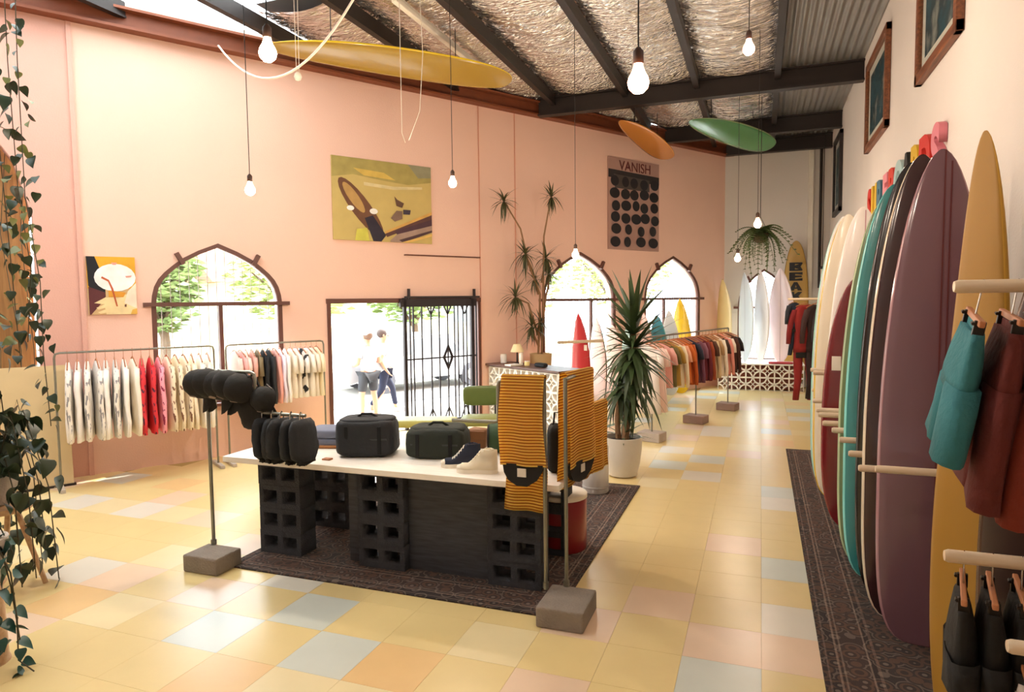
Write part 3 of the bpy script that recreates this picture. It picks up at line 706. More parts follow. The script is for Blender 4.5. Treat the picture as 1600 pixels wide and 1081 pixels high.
for i, ch in enumerate('BEAK'):
    o_, h_ = BLK[ch]; f = lambda q: [((x - .5) * .27, (y - .5) * .185) for x, y in q]
    lb = shape2d(f(o_), [f(q) for q in h_], .01); o = lb.build('letter', M('letter_black', '14110f', vary=0), bk); o.location = (-.0, -.042, 2.65 - .215 * i)

# boards in front of the window wall
def wboard(label, s, n, L, w, c, rl, turn=0, **k):
    p = W(s, n, k.pop('z', .02)); return board('surfboard', label, L, w, c, rl, p[:], rad(-28) + turn, **k)
r2 = wboard('bright red pointed board with a white tag before the second arched window', 7.58, -.42, 1.74, .235, gl('brightred', 'c23236'), gl('brightred_r', 'a8262c'), nose=(1.8, .72), tail=(3, .4), wp=.38)
b = B(); b.box((.16, -.05, 1.12), (.07, .005, .1)); b.build('price_tag', m_cream, r2)
wboard('dark-edged white board with a pointed nose right of the bright red board', 8.08, -.36, 1.68, .22, gl('wt1', 'e4d8cc'), gl('dk_r', '3a2c2a'), nose=(1.8, .75), tail=(3, .4), wp=.38)
wboard('pale pink board standing behind the yucca below the second window', 8.48, -.40, 1.5, .24, gl('palepink', 'e0bfae'), gl('pp_r', 'ecd8c8'), nose=(2, .6), tail=(3, .4))
wboard('pale green board standing behind the yucca beside the pale pink one', 8.92, -.40, 1.45, .24, gl('palegreen', 'b6c8b4'), gl('pg_r', 'd8dccc'), nose=(2, .6), tail=(3, .4))
wboard('salmon pink board with a pointed nose at the left of the third window', 9.35, -.42, 1.72, .22, gl('salmonb', 'd8a894'), gl('sal_r', 'e6c4b0'), nose=(1.8, .75), tail=(3, .4))
wboard('teal board with a blunt nose before the third arched window', 9.72, -.44, 1.66, .25, gl('tealb', '3c8c98'), gl('teal_r', '5aa8ac'), nose=(2, .6), tail=(3, .4))
wboard('white board between the teal and the yellow board at the third window', 10.12, -.42, 1.74, .25, gl('wt2', 'e8e2dc'), gl('wt2r', 'f2ece6'), nose=(2, .65), tail=(3, .4))
wboard('tall yellow board with a pointed nose at the third arched window', 10.52, -.38, 1.98, .27, gl('yellowb', 'd8b020'), gl('yel_r', 'e6c440'), nose=(1.9, .7), tail=(3, .4))
b = B(); a = W(6.85, -.62, 1.27); c = W(7.95, -.62, 1.25); b.tube([a, c], .028, 10)
tag(b.build('board_rail', m_dowel), 'long pale wooden rail crossing the bright red board at the second window', 'rail')

t = board('surfboard', 'white surfboard carried at a slant by the two people outside the doorway', 2.0, .25, gl('carried', '9a9ca0'), gl('carried_r', 'b4b4b4'), (0, 0, 0), nose=(2, .7), tail=(2.5, .5), wp=.45)
zv = (DV * .93 + Vector((0, 0, .36))).normalized(); yv = (-NV * .95 + Vector((0, 0, .2))); xv = yv.cross(zv).normalized(); yv = zv.cross(xv)
t.matrix_world = Matrix.Translation(W(4.05, 2.62, .5)) @ Matrix((xv, yv, zv)).transposed().to_4x4()

# boards hung under the roof
def hung(label, p, q, w, deck, rail, roll, **k):
    p, q = Vector(p), Vector(q); L = (q - p).length; t = board('surfboard', label, L, w, deck, rail, (0, 0, 0), **k)
    z = (q - p).normalized(); x = z.cross(Vector((0, 0, 1))).normalized(); y = z.cross(x)
    m = Matrix((x, y, z)).transposed() @ Matrix.Rotation(roll, 3, 'Z')
    t.matrix_world = Matrix.Translation(p) @ m.to_4x4()
    b = B()
    for f in (.25, .75):
        c = p + (q - p) * f; inv = t.matrix_world.inverted()
        b.tube([inv @ c, inv @ (c + Vector((0, 0, 5.45 - c.z)))], .006, 5)
    b.build('hanging_strap', m_cord, t)
hung('yellow-edged longboard slung flat below the roof over the salmon wall', (-3.16, 8.6, 4.93), (-5.28, 6.28, 4.93), .27, gl('hung_y', '9a7a2c'), gl('hung_yr', 'e0c020'), rad(200), nose=(2, .6), tail=(3, .4))
hung('green board with a pale nose slung below the roof near the far wall', (.15, 14.1, 4.9), (-1.15, 11.5, 4.95), .27, gl('hung_g', '3f7a44'), gl('hung_gr', '8aa070'), rad(205), nose=(2, .6), tail=(3, .4))
hung('orange-brown board slung below the roof left of the green one', (-1.75, 13.6, 4.75), (-2.15, 11.0, 4.95), .27, gl('hung_o', 'b8742c'), gl('hung_or', 'd08a34'), rad(180), nose=(2, .6), tail=(3, .4))

# ================================================================== RUGS
for nm, lab, x0, x1, y0, y1 in (('rug', 'long dark patterned runner under the surfboards along the right wall', .337, 1.38, 2.2, 9.45), ('rug', 'dark brown patterned rug under the central display table', -3.8, -1.184, 3.93, 7.1)):
    w, l = x1 - x0, y1 - y0
    b = B(); b.box((0, 0, .006), (w, l, .012), bevel=.003)
    r = b.build(nm, rug_mat('rug_%d' % int(l * 10), w, l)); r.location = ((x0 + x1) / 2, (y0 + y1) / 2, 0); tag(r, lab, 'rug')

# ================================================================== CENTRAL TABLE
tb = thing('display_table', 'long pale plank table resting on dark stacked hollow concrete blocks, centre of the shop', 'table', (-2.61, 4.675, .012))
b = B(); b.box((0, 0, .757), (2.78, 1.06, .044), bevel=.004); b.build('tabletop', wood_mat('pale_ply', 'f2ece2', 'e8dfd0', rough=.45, sc=(2, 20, 20)), tb)
m_blk = M('dark_block', '34353a', rough=.95, vary=.25, scale=14, bump=.5, bscale=80)
b2 = shape2d([(-.195, 0), (.195, 0), (.195, .182), (-.195, .182)], [[(-.155, .04), (-.025, .04), (-.025, .142), (-.155, .142)], [(.025, .04), (.155, .04), (.155, .142), (.025, .142)]], .19)
blk = b2.mesh('hollow_block', m_blk)
for x in (-.935, 1.03):
    for y in (-.33, .33):
        for k in range(4): obj('hollow_block', blk, tb, loc=(x + rnd.uniform(-.006, .006), y + rnd.uniform(-.005, .005), .0015 + .1835 * k))
for k in range(4):
    for y in (-.33, .33): obj('hollow_block', blk, tb, loc=(-.02 + rnd.uniform(-.006, .006), y, .0015 + .1835 * k))
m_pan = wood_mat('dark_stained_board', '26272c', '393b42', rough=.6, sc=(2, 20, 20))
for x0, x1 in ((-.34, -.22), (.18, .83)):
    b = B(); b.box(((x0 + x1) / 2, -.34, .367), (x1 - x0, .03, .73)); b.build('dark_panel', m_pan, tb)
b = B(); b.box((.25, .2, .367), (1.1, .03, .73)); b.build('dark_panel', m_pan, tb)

# stepped pipe racks with concrete feet
def foot(parent, c, sz=(.32, .26, .13), col=m_conc, seed=0):
    b = B(); b.box((0, 0, sz[2] / 2), sz, bevel=.012)
    f = b.build('concrete_foot', col, parent); f.location = c; return f
rk = thing('pipe_rack', 'stepped pipe stand with a concrete foot at the left front of the table', 'rack', (-3.98, 3.93, 0))
foot(rk, (.10, -.05, 0)); y = .07
b = B(); b.tube([(0, y, .12), (0, y, 1.49)], .014, 10); b.tube([(0, y, .13), (0, y, .17)], .022, 10); b.build('post', m_galv, rk, smooth=True)
b = B(); b.tube([(-.06, y, 1.49), (.42, y, 1.49), (.45, y, 1.475), (.455, y, 1.44), (.455, y, 1.23), (.46, y, 1.2), (.49, y, 1.19), (.9, y, 1.185)], .013, 10); b.build('stepped_arm', m_galv, rk, smooth=True)
RK0 = Vector((-3.98, 4.0, 0))
rk2 = thing('pipe_rack', 'two-post stepped pipe stand with a concrete foot at the right front of the table', 'rack', (-1.2, 4.03, 0))
foot(rk2, (.08, -.06, 0), (.30, .36, .13))
for (x, y) in ((-.09, .04), (.03, .11)):
    b = B(); b.tube([(x, y, .12), (x, y, 1.5)], .013, 10); b.tube([(x, y, .13), (x, y, .17)], .02, 10); b.build('post', m_galv, rk2, smooth=True)
b = B(); b.tube([(-.09, .04, 1.49), (-.37, .04, 1.485), (-.40, .04, 1.47), (-.405, .04, 1.44), (-.405, .04, 1.24), (-.41, .04, 1.21), (-.44, .04, 1.205), (-.74, .04, 1.2)], .013, 10); b.build('stepped_arm', m_galv, rk2, smooth=True)
b = B(); b.tube([(.03, .11, 1.49), (.03, .68, 1.49), (.03, .715, 1.475), (.03, .72, 1.44), (.03, .72, 1.24), (.03, .73, 1.2), (.03, .76, 1.19), (.03, 1.25, 1.19)], .013, 10); b.build('stepped_arm', m_galv, rk2, smooth=True)

# caps on the left stand
def make_cap(label):
    t = thing('cap', label, 'cap', group=None)
    b = B(); b.lathe([(.085, 0), (.09, .03), (.085, .07), (.06, .105), (.03, .12), (.003, .123)], 18, (0, 0, 0), cap=False); c = b.build('crown', m_black, t, smooth='all')
    b = B(); rows = []
    for i in range(7):
        a = -1.05 + 2.1 * i / 6; rows.append([(sin(a) * .085, -cos(a) * .085, .0), (sin(a) * .125 * .8, -cos(a) * .15 - .02, -.012 - .02 * abs(a))])
    b.ring_loft([[r[0] for r in rows], [r[1] for r in rows]], cap=False, closed=False); b.build('brim', m_black, t, smooth='all')
    b = B(); b.tube([(-.05, .075, .02), (0, .1, .03), (.05, .075, .02)], .006, 6); b.build('strap', M('cap_strap', '3a322c', rough=.6), t)
    b = B(); b.soft((0, -.084, .055), (.05, .01, .035), e=.6, seg=8, rows=6); b.build('patch', M('cap_patch', '8f7c70', rough=.8), t)
    return t
ordn = ['first', 'second', 'third', 'fourth', 'fifth', 'sixth', 'seventh', 'eighth', 'ninth', 'tenth', 'eleventh', 'twelfth', 'thirteenth', 'fourteenth', 'fifteenth', 'sixteenth', 'seventeenth']
c0 = None
for i in range(5):
    lab = 'black cap, %s from the left on the upper arm of the left stand' % ordn[i]
    o = make_cap(lab) if c0 is None else dup(c0, (0, 0, 0), label=lab)
    if c0 is None: c0 = o
    o['group'] = 'black caps on the left stand'
    o.location = RK0 + Vector((-.01 + .095 * i, .015, 1.375 - .004 * i)); o.rotation_euler = (rad(90 + rnd.uniform(-6, 6)), rad(rnd.uniform(-8, 8)), rad(-62 + rnd.uniform(-6, 6)))
    o.scale = (1.3, 1.25, 1.45 + .1 * (i % 2))
    o.rotation_euler = (rad(68 + rnd.uniform(-10, 10)), rad(rnd.uniform(-14, 14)), rad(-35 + rnd.uniform(-14, 14)))
o = dup(c0, RK0 + Vector((.53, .06, 1.28)), label='single black cap hung just right of the bend of the left stand', rot=(rad(80), 0, rad(-20))); o.scale = (1.1, 1.1, 1.1)
def make_pouch(label):
    t = thing('pouch', label, 'pouch')
    b = B(); n = 14; rings = []
    for i in range(9):
        z = -.035 - .30 * i / 8; f = [.10, .13, .14, .145, .15, .15, .145, .13, .08][i]; rings.append([(.042 * (1 if i else .5) * math.copysign(abs(cos(2 * pi * k / n)) ** .8, cos(2 * pi * k / n)) + .006 * sin(3 * k + i), f * sin(2 * pi * k / n) + .008 * sin(2 * k + i * 1.3), z) for k in range(n)])
    b.ring_loft(rings); b.build('sack', m_navyblack, t, smooth='all')
    b = B(); b.tube([(0, .02, -.04), (0, .015, .0), (0, 0, .018), (0, -.015, 0), (0, -.02, -.04)], .005, 6); b.build('loop', m_chrome, t)
    b = B(); b.soft((.0, .0, -.34), (.07, .2, .05), e=.8, seg=12, rows=6, lump=.02); b.build('fringe', m_black, t, smooth='all')
    return t
p0 = None
for i in range(5):
    lab = 'blue-black cloth pouch, %s from the left on the lower arm of the left stand' % ordn[i]
    o = make_pouch(lab) if p0 is None else dup(p0, (0, 0, 0), label=lab)
    if p0 is None: p0 = o
    o['group'] = 'cloth pouches on the left stand'
    o.location = RK0 + Vector((.52 + .085 * i, 0, 1.19)); o.rotation_euler = (0, rad(rnd.uniform(-5, 5)), rad(rnd.uniform(-14, 14)))
o = thing('shoulder_bag', 'black shoulder bag hanging below the caps at the bend of the left stand', 'bag', RK0 + Vector((.42, .03, 1.30)))
b = B(); b.soft((0, 0, -.09), (.30, .12, .30), e=.7, lump=.03, seed=4); b.build('body', m_black, o, smooth='all')
b = B(); b.tube([(-.08, 0, .02), (0, -.01, .19), (.08, 0, .02)], .012, 6); b.build('strap', m_black, o)

# striped hooded towels
m_tow = stripe_towel_mat()
def towel(label, loc, rotz, w, front, back, hood_z, hood=True, sd=1, fl=.02):
    t = thing('hooded_towel', label, 'towel', loc, rotz)
    b = B(); uv = b.bm.loops.layers.uv.new('UVMap'); path = []; r = .022
    N1 = 22
    for i in range(N1 + 1): path.append((-r - .012 * (1 - i / N1), -front + front * i / N1))
    for a in range(1, 6): path.append((-r * cos(pi * a / 6), r * sin(pi * a / 6)))
    for i in range(N1 + 1): path.append((r + .01 * i / N1, -back * i / N1))
    rg = random.Random(sd); ph = rg.uniform(0, 6); nx = 12; tot = 0; prev = path[0]; V = []; vs = []
    for (y, z) in path:
        tot += math.hypot(y - prev[0], z - prev[1]); prev = (y, z); row = []
        k = max(0, -z)
        for i in range(nx + 1):
            u = i / nx - .5; ww = w * (1 + fl * k * (2.0 if y < 0 else .3))
            row.append(b.bm.verts.new((u * ww + .01 * sin(z * 9 + ph), y + math.copysign(1, y) * (.012 * sin(u * 9 + ph) * min(1, k * 3) + .006), z)))
        V.append(row); vs.append(tot)
    for j in range(len(V) - 1):
        for i in range(nx):
            f = b.bm.faces.new((V[j][i], V[j][i + 1], V[j + 1][i + 1], V[j + 1][i]))
            for l, q in zip(f.loops, ((i, j), (i + 1, j), (i + 1, j + 1), (i, j + 1))): l[uv].uv = (q[0] / nx * w, vs[q[1]])
    bmesh.ops.solidify(b.bm, geom=b.bm.faces[:], thickness=.012)
    b.build('cloth', m_tow, t, smooth='all')
    if hood:
        b = B(); pts = [(-w * .46, 0, 0), (-w * .43, 0, -.06), (-w * .33, 0, -.11), (-w * .12, 0, -.145), (w * .12, 0, -.145), (w * .33, 0, -.105), (w * .45, 0, -.05), (w * .49, 0, 0)]
        b.poly([(p[0], -.034, -hood_z + p[2]) for p in pts], .03, (0, 1, 0)); h = b.build('hood', M('black_fleece', '1b1917', rough=.95), t)
        b = B(); b.box((.0, -.038, -hood_z - .055), (.06, .004, .055)); b.build('label', M('woven_label', 'd8cfc0', rough=.8), h)
    return t
towel('yellow and rust striped hooded towel with black hood, on the side arm facing the camera', (-1.435, 4.07, 1.503), 0, .29, .57, .89, .56, fl=.06, sd=1)
towel('yellow and rust striped hooded towel seen edge-on, on the arm behind the right post', (-1.17, 4.45, 1.503), rad(80), .44, .62, .78, .60, sd=2, fl=.05)
towel('yellow and rust striped towel on the low end of the arm, nearest the white pot', (-1.17, 4.99, 1.203), rad(82), .34, .5, .55, .3, hood=False, sd=3)

# things on the table
ZT = .012 + .779
def soft_bag(label, loc, rotz, d, mat, seed, flap=True):
    t = thing('soft_bag', label, 'bag', loc, rotz)
    b = B(); b.soft((0, 0, d[2] / 2), d, e=.32, lump=.012, seed=seed, seg=28, rows=14); b.build('body', mat, t, smooth='all')
    b = B(); b.soft((0, .01, d[2] - .012), (d[0] * .92, d[1] * .86, .05), e=.5, lump=.012, seed=seed + 1); l = b.build('lid', mat, t, smooth='all')
    b = B(); b.tube([(-d[0] * .18, -.01, d[2] + .005), (-d[0] * .08, -.02, d[2] + .035), (d[0] * .08, -.02, d[2] + .035), (d[0] * .18, -.01, d[2] + .005)], .01, 8); b.build('handle', mat, t, smooth='all')
    b = B(); b.box((0, -d[1] / 2 + .006, d[2] * .5), (d[0] * .8, .006, .012)); b.build('zip', M('dull_zip', '3c3c3e', rough=.4, metal=.5), t)
    for sx in (-1, 1):
        b = B(); b.box((sx * d[0] * .28, -d[1] / 2 + .003, d[2] * .48), (.03, .01, d[2] * .75), bevel=.004); b.build('strap', M('webbing', '101012', rough=.9), t)
    return t
soft_bag('large black soft bag on the left half of the table before the doorway', (-2.93, 4.58, ZT), rad(18), (.46, .34, .29), m_navyblack, 3)
soft_bag('black and dark green soft bag beside the sneakers, right of the large black bag', (-2.36, 4.70, ZT), rad(12), (.46, .34, .23), M('green_black_cloth', '20271f', rough=.8, vary=.3, scale=3, bump=.4, bscale=18), 9)
dfl = thing('duffel_bag', 'dark green cylindrical duffel bag with black end lying on the table', 'bag', (-1.83, 4.98, ZT + .12), rad(20))
b = B(); b.tube([(-.2, 0, 0), (-.17, 0, 0), (.2, 0, 0), (.23, 0, 0)], [.105, .12, .12, .105], 20); b.build('body', M('green_canvas', '2f4a2c', rough=.75, vary=.25), dfl, smooth=True)
b = B(); b.tube([(-.215, 0, 0), (-.2, 0, 0)], [.1, .112], 20); b.build('end_panel', m_black, dfl, smooth=True)
b = B(); b.tube([(-.12, -.03, .115), (-.06, -.05, .16), (.06, -.05, .16), (.12, -.03, .115)], .01, 8); b.build('handle', m_black, dfl, smooth=True)
bp = thing('leather_pouch', 'tan brown leather pouch standing on the table behind the sneakers', 'pouch', (-2.18, 5.05, ZT), rad(10))
b = B(); b.soft((0, 0, .08), (.17, .1, .17), e=.4, lump=.006, seed=2); b.build('body', M('tan_leather', '8a5a34', rough=.5, vary=.15), bp, smooth='all')
b = B(); b.box((0, -.053, .11), (.15, .008, .07), bevel=.003); b.build('flap', M('tan_leather', '8a5a34'), bp)
fs = thing('folded_garment', 'slate blue folded garment lying on the table left of the large black bag', 'garment', (-3.42, 4.78, ZT), rad(14))
b = B()
for k in range(2): b.soft((0, 0, .045 + .07 * k), (.36, .3, .075), e=.35, lump=.006, seed=k)
b.build('layers', M('slate_cloth', '6e7486', rough=.9), fs, smooth='all')
b = B(); b.soft((.0, -.02, .0135), (.34, .3, .027), e=.35); b.build('rust_layer', M('rust_cloth', 'a06a3c', rough=.9), fs, smooth='all')
b = B(); b.box((0, 0, .006), (.07, .05, .012), bevel=.004); o = b.build('wooden_tag', m_hang); o.location = (-3.12, 4.30, ZT); tag(o, 'small wooden tag lying on the table left of the large black bag', 'tag')
b = B(); b.box((0, 0, .02), (.12, .09, .04), bevel=.008); o = b.build('small_box', M('plum_box', '6a4a4e', rough=.7)); o.location = (-1.72, 4.72, ZT); o.rotation_euler = (0, 0, .3); tag(o, 'small plum coloured box on the table behind the cream sneaker', 'box')
tt = thing('tote_bag', 'black tote bag standing at the right end of the table behind the front towel', 'bag', (-1.33, 4.5, ZT), rad(15))
b = B(); b.soft((0, 0, .17), (.15, .2, .34), e=.5, lump=.01, seed=6); b.build('body', m_black, tt, smooth='all')
b = B(); b.tube([(-.03, 0, .32), (-.02, 0, .42), (.02, 0, .42), (.03, 0, .32)], .008, 6); b.build('handle', m_black, tt)
def sneaker(label, loc, rotz, upper, laces):
    t = thing('sneaker', label, 'shoe', loc, rotz)
    L = .29
    X = [i / 16 for i in range(17)]
    wd = lambda u: .05 * (1 - max(0, (.25 - u) / .25) ** 2.4 * .75) * (1 - max(0, (u - .78) / .22) ** 3 * .45) * (1 - .12 * math.exp(-((u - .5) / .15) ** 2))
    b = B(); b.ring_loft([[(-L / 2 + L * u, wd(u) * 1.05 * sy, z) for sy, z in ((-1, 0), (1, 0), (1.02, .012), (1, .028), (-1, .028), (-1.02, .012))] for u in X]); b.build('sole', M('rubber_white', 'e6ddca', rough=.5), t, smooth=True)
    ht = lambda u: .03 + (.035 * min(1, u / .12) if u < .3 else .035 + .1 * min(1, (u - .3) / .32) ** 1.2)
    b = B(); rings = []
    for u in X:
        h = ht(u); w = wd(u) * .98; r = []
        for k in range(11):
            a = pi * k / 10; tpr = 1 - .28 * max(0, (h - .07) / .09) * sin(a)
            r.append((-L / 2 + L * u, -w * cos(a) * (1 if sin(a) < .5 else tpr), .022 + (h - .02) * sin(a) ** .6))
        rings.append(r)
    b.ring_loft(rings); b.build('upper', upper, t, smooth='all')
    b = B(); b.soft((-L / 2 + .035, 0, .036), (.075, .078, .045), e=.9, seg=14, rows=8); b.build('toe_cap', M('rubber_white', 'e6ddca'), t, smooth='all')
    for k in range(6):
        u = .30 + .055 * k; x = -L / 2 + L * u; h = ht(u)
        b = B(); b.tube([(x - .004, -.03, h - .008), (x, -.012, h + .006), (x + .006, .012, h + .006), (x + .002, .03, h - .008)], .004, 5); b.build('lace', laces, t)
    b = B(); b.tube([(L * .16, .0, .162), (L * .2, .032, .165), (L * .33, .034, .166), (L * .42, 0, .166), (L * .33, -.034, .166), (L * .2, -.032, .165), (L * .16, 0, .162)], .005, 6); b.build('collar', upper, t)
    return t
sneaker('cream high-top canvas sneaker at the front of the table', (-1.865, 4.30, ZT), rad(14), M('cream_canvas', 'e2d8bf', rough=.85), M('lace_cream', 'efe6d2'))
sneaker('navy high-top canvas sneaker with white laces behind the cream one', (-2.045, 4.42, ZT), rad(24), M('navy_canvas', '22283a', rough=.85), M('lace_white', 'f2ece0'))
gc = thing('padded_chair', 'olive green padded chair behind the table near the iron gate', 'chair', (-3.4, 8.0, 0), rad(20))
m_ol = M('olive_vinyl', '5c6a34', rough=.4, vary=.15)
b = B(); b.soft((0, .22, .74), (.5, .09, .26), e=.35); b.build('backrest', m_ol, gc, smooth='all')
b = B(); b.soft((0, 0, .45), (.52, .5, .1), e=.35); b.build('seat', M('olive_seat', '8a8c48', rough=.5), gc, smooth='all')
for sx in (-1, 1):
    for sy in (-1, 1):
        b = B(); b.tube([(sx * .2, sy * .2, .42), (sx * .23, sy * .23, 0)], [.017, .012], 8); b.build('leg', m_iron, gc)
    b = B(); b.tube([(sx * .18, .22, .44), (sx * .18, .25, .8)], .012, 8); b.build('back_post', m_iron, gc)
bn = thing('bench', 'low olive yellow bench left of the padded chair, behind the bags', 'bench', (-4.15, 7.75, 0), rad(20))
b = B(); b.soft((0, 0, .43), (.95, .4, .1), e=.3); b.build('seat', M('yellow_olive', 'a8a456', rough=.5), bn, smooth='all')
for sx in (-1, 1):
    for sy in (-1, 1):
        b = B(); b.tube([(sx * .4, sy * .14, .4), (sx * .42, sy * .16, 0)], [.018, .013], 8); b.build('leg', m_iron, bn)

# drums and pots
rs = thing('drum_stool', 'deep red drum stool with a cream top at the right end of the table', 'stool', (-1.48, 5.13, .012))
b = B(); b.lathe([(.19, 0), (.195, .01), (.195, .40), (.19, .41)], 40); b.build('drum', M('red_lacquer', '8e1c20', rough=.35, coat=.3), rs, smooth=True)
b = B(); b.lathe([(.19, .41), (.2, .415), (.2, .445), (.19, .452), (.001, .453)], 40, cap=False); b.build('cushion_top', m_cream, rs, smooth=True)
ws = thing('drum_stool', 'slim white cylinder stool on the rug between the red stool and the yucca pot', 'stool', (-1.585, 6.74, .012))
b = B(); b.lathe([(.125, 0), (.135, .012), (.135, .48), (.125, .495), (.001, .497)], 32); b.build('drum', M('white_gloss', 'e2dcd2', rough=.3), ws, smooth=True)
b = B(); b.lathe([(.137, .05), (.139, .055), (.139, .07), (.137, .075)], 32, cap=False); b.build('band', M('grey_band', 'b4aea6'), ws, smooth=True)

def leaf_mesh(name, L, w, mat, droop=.3, seg=6, fold=.15, thick=0):
    b = B(); a = []; c = []; d = []
    for i in range(seg + 1):
        u = i / seg; ww = w * (min(1, u * 5 + .35)) * (1 - u ** 2.2) * .5 + .0008
        x = L * (u - .12 * droop * u * u); z = -droop * L * u * u
        a.append((x, -ww, z + ww * fold)); c.append((x, 0, z)); d.append((x, ww, z + ww * fold))
    b.ring_loft([a, c, d], cap=False, closed=False)
    return b.mesh(name, mat, smooth='all')
m_yuc = M('yucca_green', '3d4f2c', rough=.5, vary=.35, scale=5)
m_dra = M('dracaena_green', '4a4a2a', rough=.5, vary=.4, scale=5)
m_bark = M('cane_bark', '8a6848', rough=.9, vary=.2, bump=.6, bscale=50)
def rosette(parent, c, meshes, n, el0, el1, rg, axis=(0, 0, 1), s0=.8, s1=1.1):
    for k in range(n):
        az = k * 2.39996 + rg.uniform(-.2, .2); u = (k + .5) / n; el = rad(el0 + (el1 - el0) * u + rg.uniform(-6, 6))
        o = obj('leaf', rg.choice(meshes), parent, loc=c); o.rotation_euler = (0, -el, az); s = rg.uniform(s0, s1); o.scale = (s, s, s)
rg = random.Random(11)
yp = thing('yucca_plant', 'large yucca with sword leaves in a round white pot, right of the table', 'plant', (-1.45, 7.5, 0))
b = B(); b.lathe([(.13, 0), (.165, .02), (.195, .15), (.215, .32), (.22, .45), (.205, .45), (.198, .40), (.001, .39)], 40, cap=False); b.build('pot', M('white_pot', 'd8d0c2', rough=.5, vary=.06, bump=.1), yp, smooth=True)
b = B(); b.lathe([(.198, .40), (.1, .42), (.001, .425)], 24, cap=False); b.build('soil', M('soil', '2c2018', rough=1, bump=.8), yp)
b = B(); b.tube([(.03, 0, .38), (.06, 0, .8), (.10, 0, 1.2), (.12, 0, 1.5)], [.045, .04, .036, .03], 10); b.build('trunk', m_bark, yp, smooth=True)
b = B(); b.tube([(-.05, .02, .38), (-.06, 0, .65), (-.03, -.02, .95)], [.035, .03, .026], 10); b.build('trunk', m_bark, yp, smooth=True)
ym = [leaf_mesh('leaf', .52, .062, m_yuc, dr) for dr in (.1, .35, .6)]
rosette(yp, (.12, 0, 1.45), ym, 64, -70, 55, rg, s0=.9, s1=1.3)
rosette(yp, (.11, 0, 1.32), ym, 40, -80, 20, rg, s0=.9, s1=1.25)
rosette(yp, (.125, 0, 1.6), ym[:2], 26, -10, 65, rg, s0=.8, s1=1.15)
rosette(yp, (.125, 0, 1.72), ym[:1], 16, 30, 85, rg, s0=.9, s1=1.35)
rosette(yp, (.09, 0, 1.08), ym[1:], 30, -85, -5, rg, s0=.9, s1=1.25)
rosette(yp, (-.03, -.02, .95), ym, 30, -60, 60, rg, s0=.6, s1=.9)
b = B(); b.tube([(.12, 0, 1.48), (.125, 0, 1.8)], [.03, .02], 8); b.build('trunk', m_bark, yp)
rosette(yp, (0, .05, .42), ym[1:2], 12, 10, 60, rg, s0=.5, s1=.75)
sp = thing('leafy_pot_plant', 'broad-leaved potted plant low behind the yucca, beside the striped towels', 'plant', (-1.95, 8.0, 0))
b = B(); b.lathe([(.11, 0), (.15, .02), (.17, .3), (.16, .3), (.15, .27), (.001, .26)], 28, cap=False); b.build('pot', M('grey_pot', '9a948a', rough=.7), sp, smooth=True)
bm_ = [leaf_mesh('leaf', .5, .13, M('broad_leaf', '4c5a2c', rough=.45, vary=.3), .5, 8, .3)]
rosette(sp, (0, 0, .28), bm_, 16, 10, 80, rg, s0=.8, s1=1.25)
dp = wall_thing('dracaena_plant', 'tall thin dracaena with several spiky heads against the salmon wall left of the second window', 'plant', (6.66, -.38, 0))
b = B(); b.lathe([(.14, 0), (.16, .02), (.19, 1.08), (.17, 1.08), (.16, 1.04), (.001, 1.03)], 28, cap=False); b.build('pot', M('tan_planter', 'b89868', rough=.8), dp, smooth=True)
heads = [(5.98, 3.62, .30), (7.02, 3.78, .3), (6.42, 2.78, .34), (6.88, 2.72, .34), (6.2, 2.06, .36), (6.95, 2.45, .30), (6.55, 1.55, .32), (6.75, 1.62, .3), (6.62, 2.35, .26)]
stems = [[(6.7, 1.0), (6.74, 1.6), (6.72, 2.1), (6.5, 2.6), (6.35, 3.2), (6.0, 3.6)], [(6.78, 1.0), (6.82, 1.7), (6.8, 2.4), (6.85, 3.1), (7.02, 3.75)], [(6.72, 2.1), (6.6, 2.5), (6.42, 2.75)], [(6.7, 1.4), (6.5, 1.95), (6.2, 2.04)], [(6.82, 1.7), (6.9, 2.1), (6.95, 2.4)], [(6.8, 2.3), (6.88, 2.7)], [(6.72, 1.2), (6.55, 1.52)]]
for st in stems:
    b = B(); b.tube([(s - 6.75, .03 * sin(i * 2 + s), z) for i, (s, z) in enumerate(st)], [.022 - .012 * i / len(st) for i in range(len(st))], 7); b.build('stem', m_bark, dp, smooth=True)
dm = [leaf_mesh('leaf', .42, .045, m_dra, dr, 5) for dr in (.15, .5, .9)]
for (s, z, r) in heads:
    rosette(dp, (s - 6.75, 0, z), dm, 34, -80, 80, rg, s0=r / .42 * .75, s1=r / .42 * 1.15)
hp = thing('hanging_fern', 'fern with arching fronds hanging from a cord below the roof near the far wall', 'plant', (-.02, 12.7, 3.12))
b = B(); b.lathe([(.06, -.16), (.12, -.12), (.15, 0), (.14, 0), (.11, -.08), (.001, -.09)], 20, cap=False); b.build('basket', M('coir', '4a3524', rough=1, bump=.8), hp, smooth=True)
b = B(); b.tube([(0, 0, 0.3), (0, 0, 2.36)], .006, 5)
for k in range(3): b.tube([(.14 * cos(k * 2.1), .14 * sin(k * 2.1), 0), (0, 0, .3)], .004, 5)
b.build('cord', m_cord, hp)
fm = []
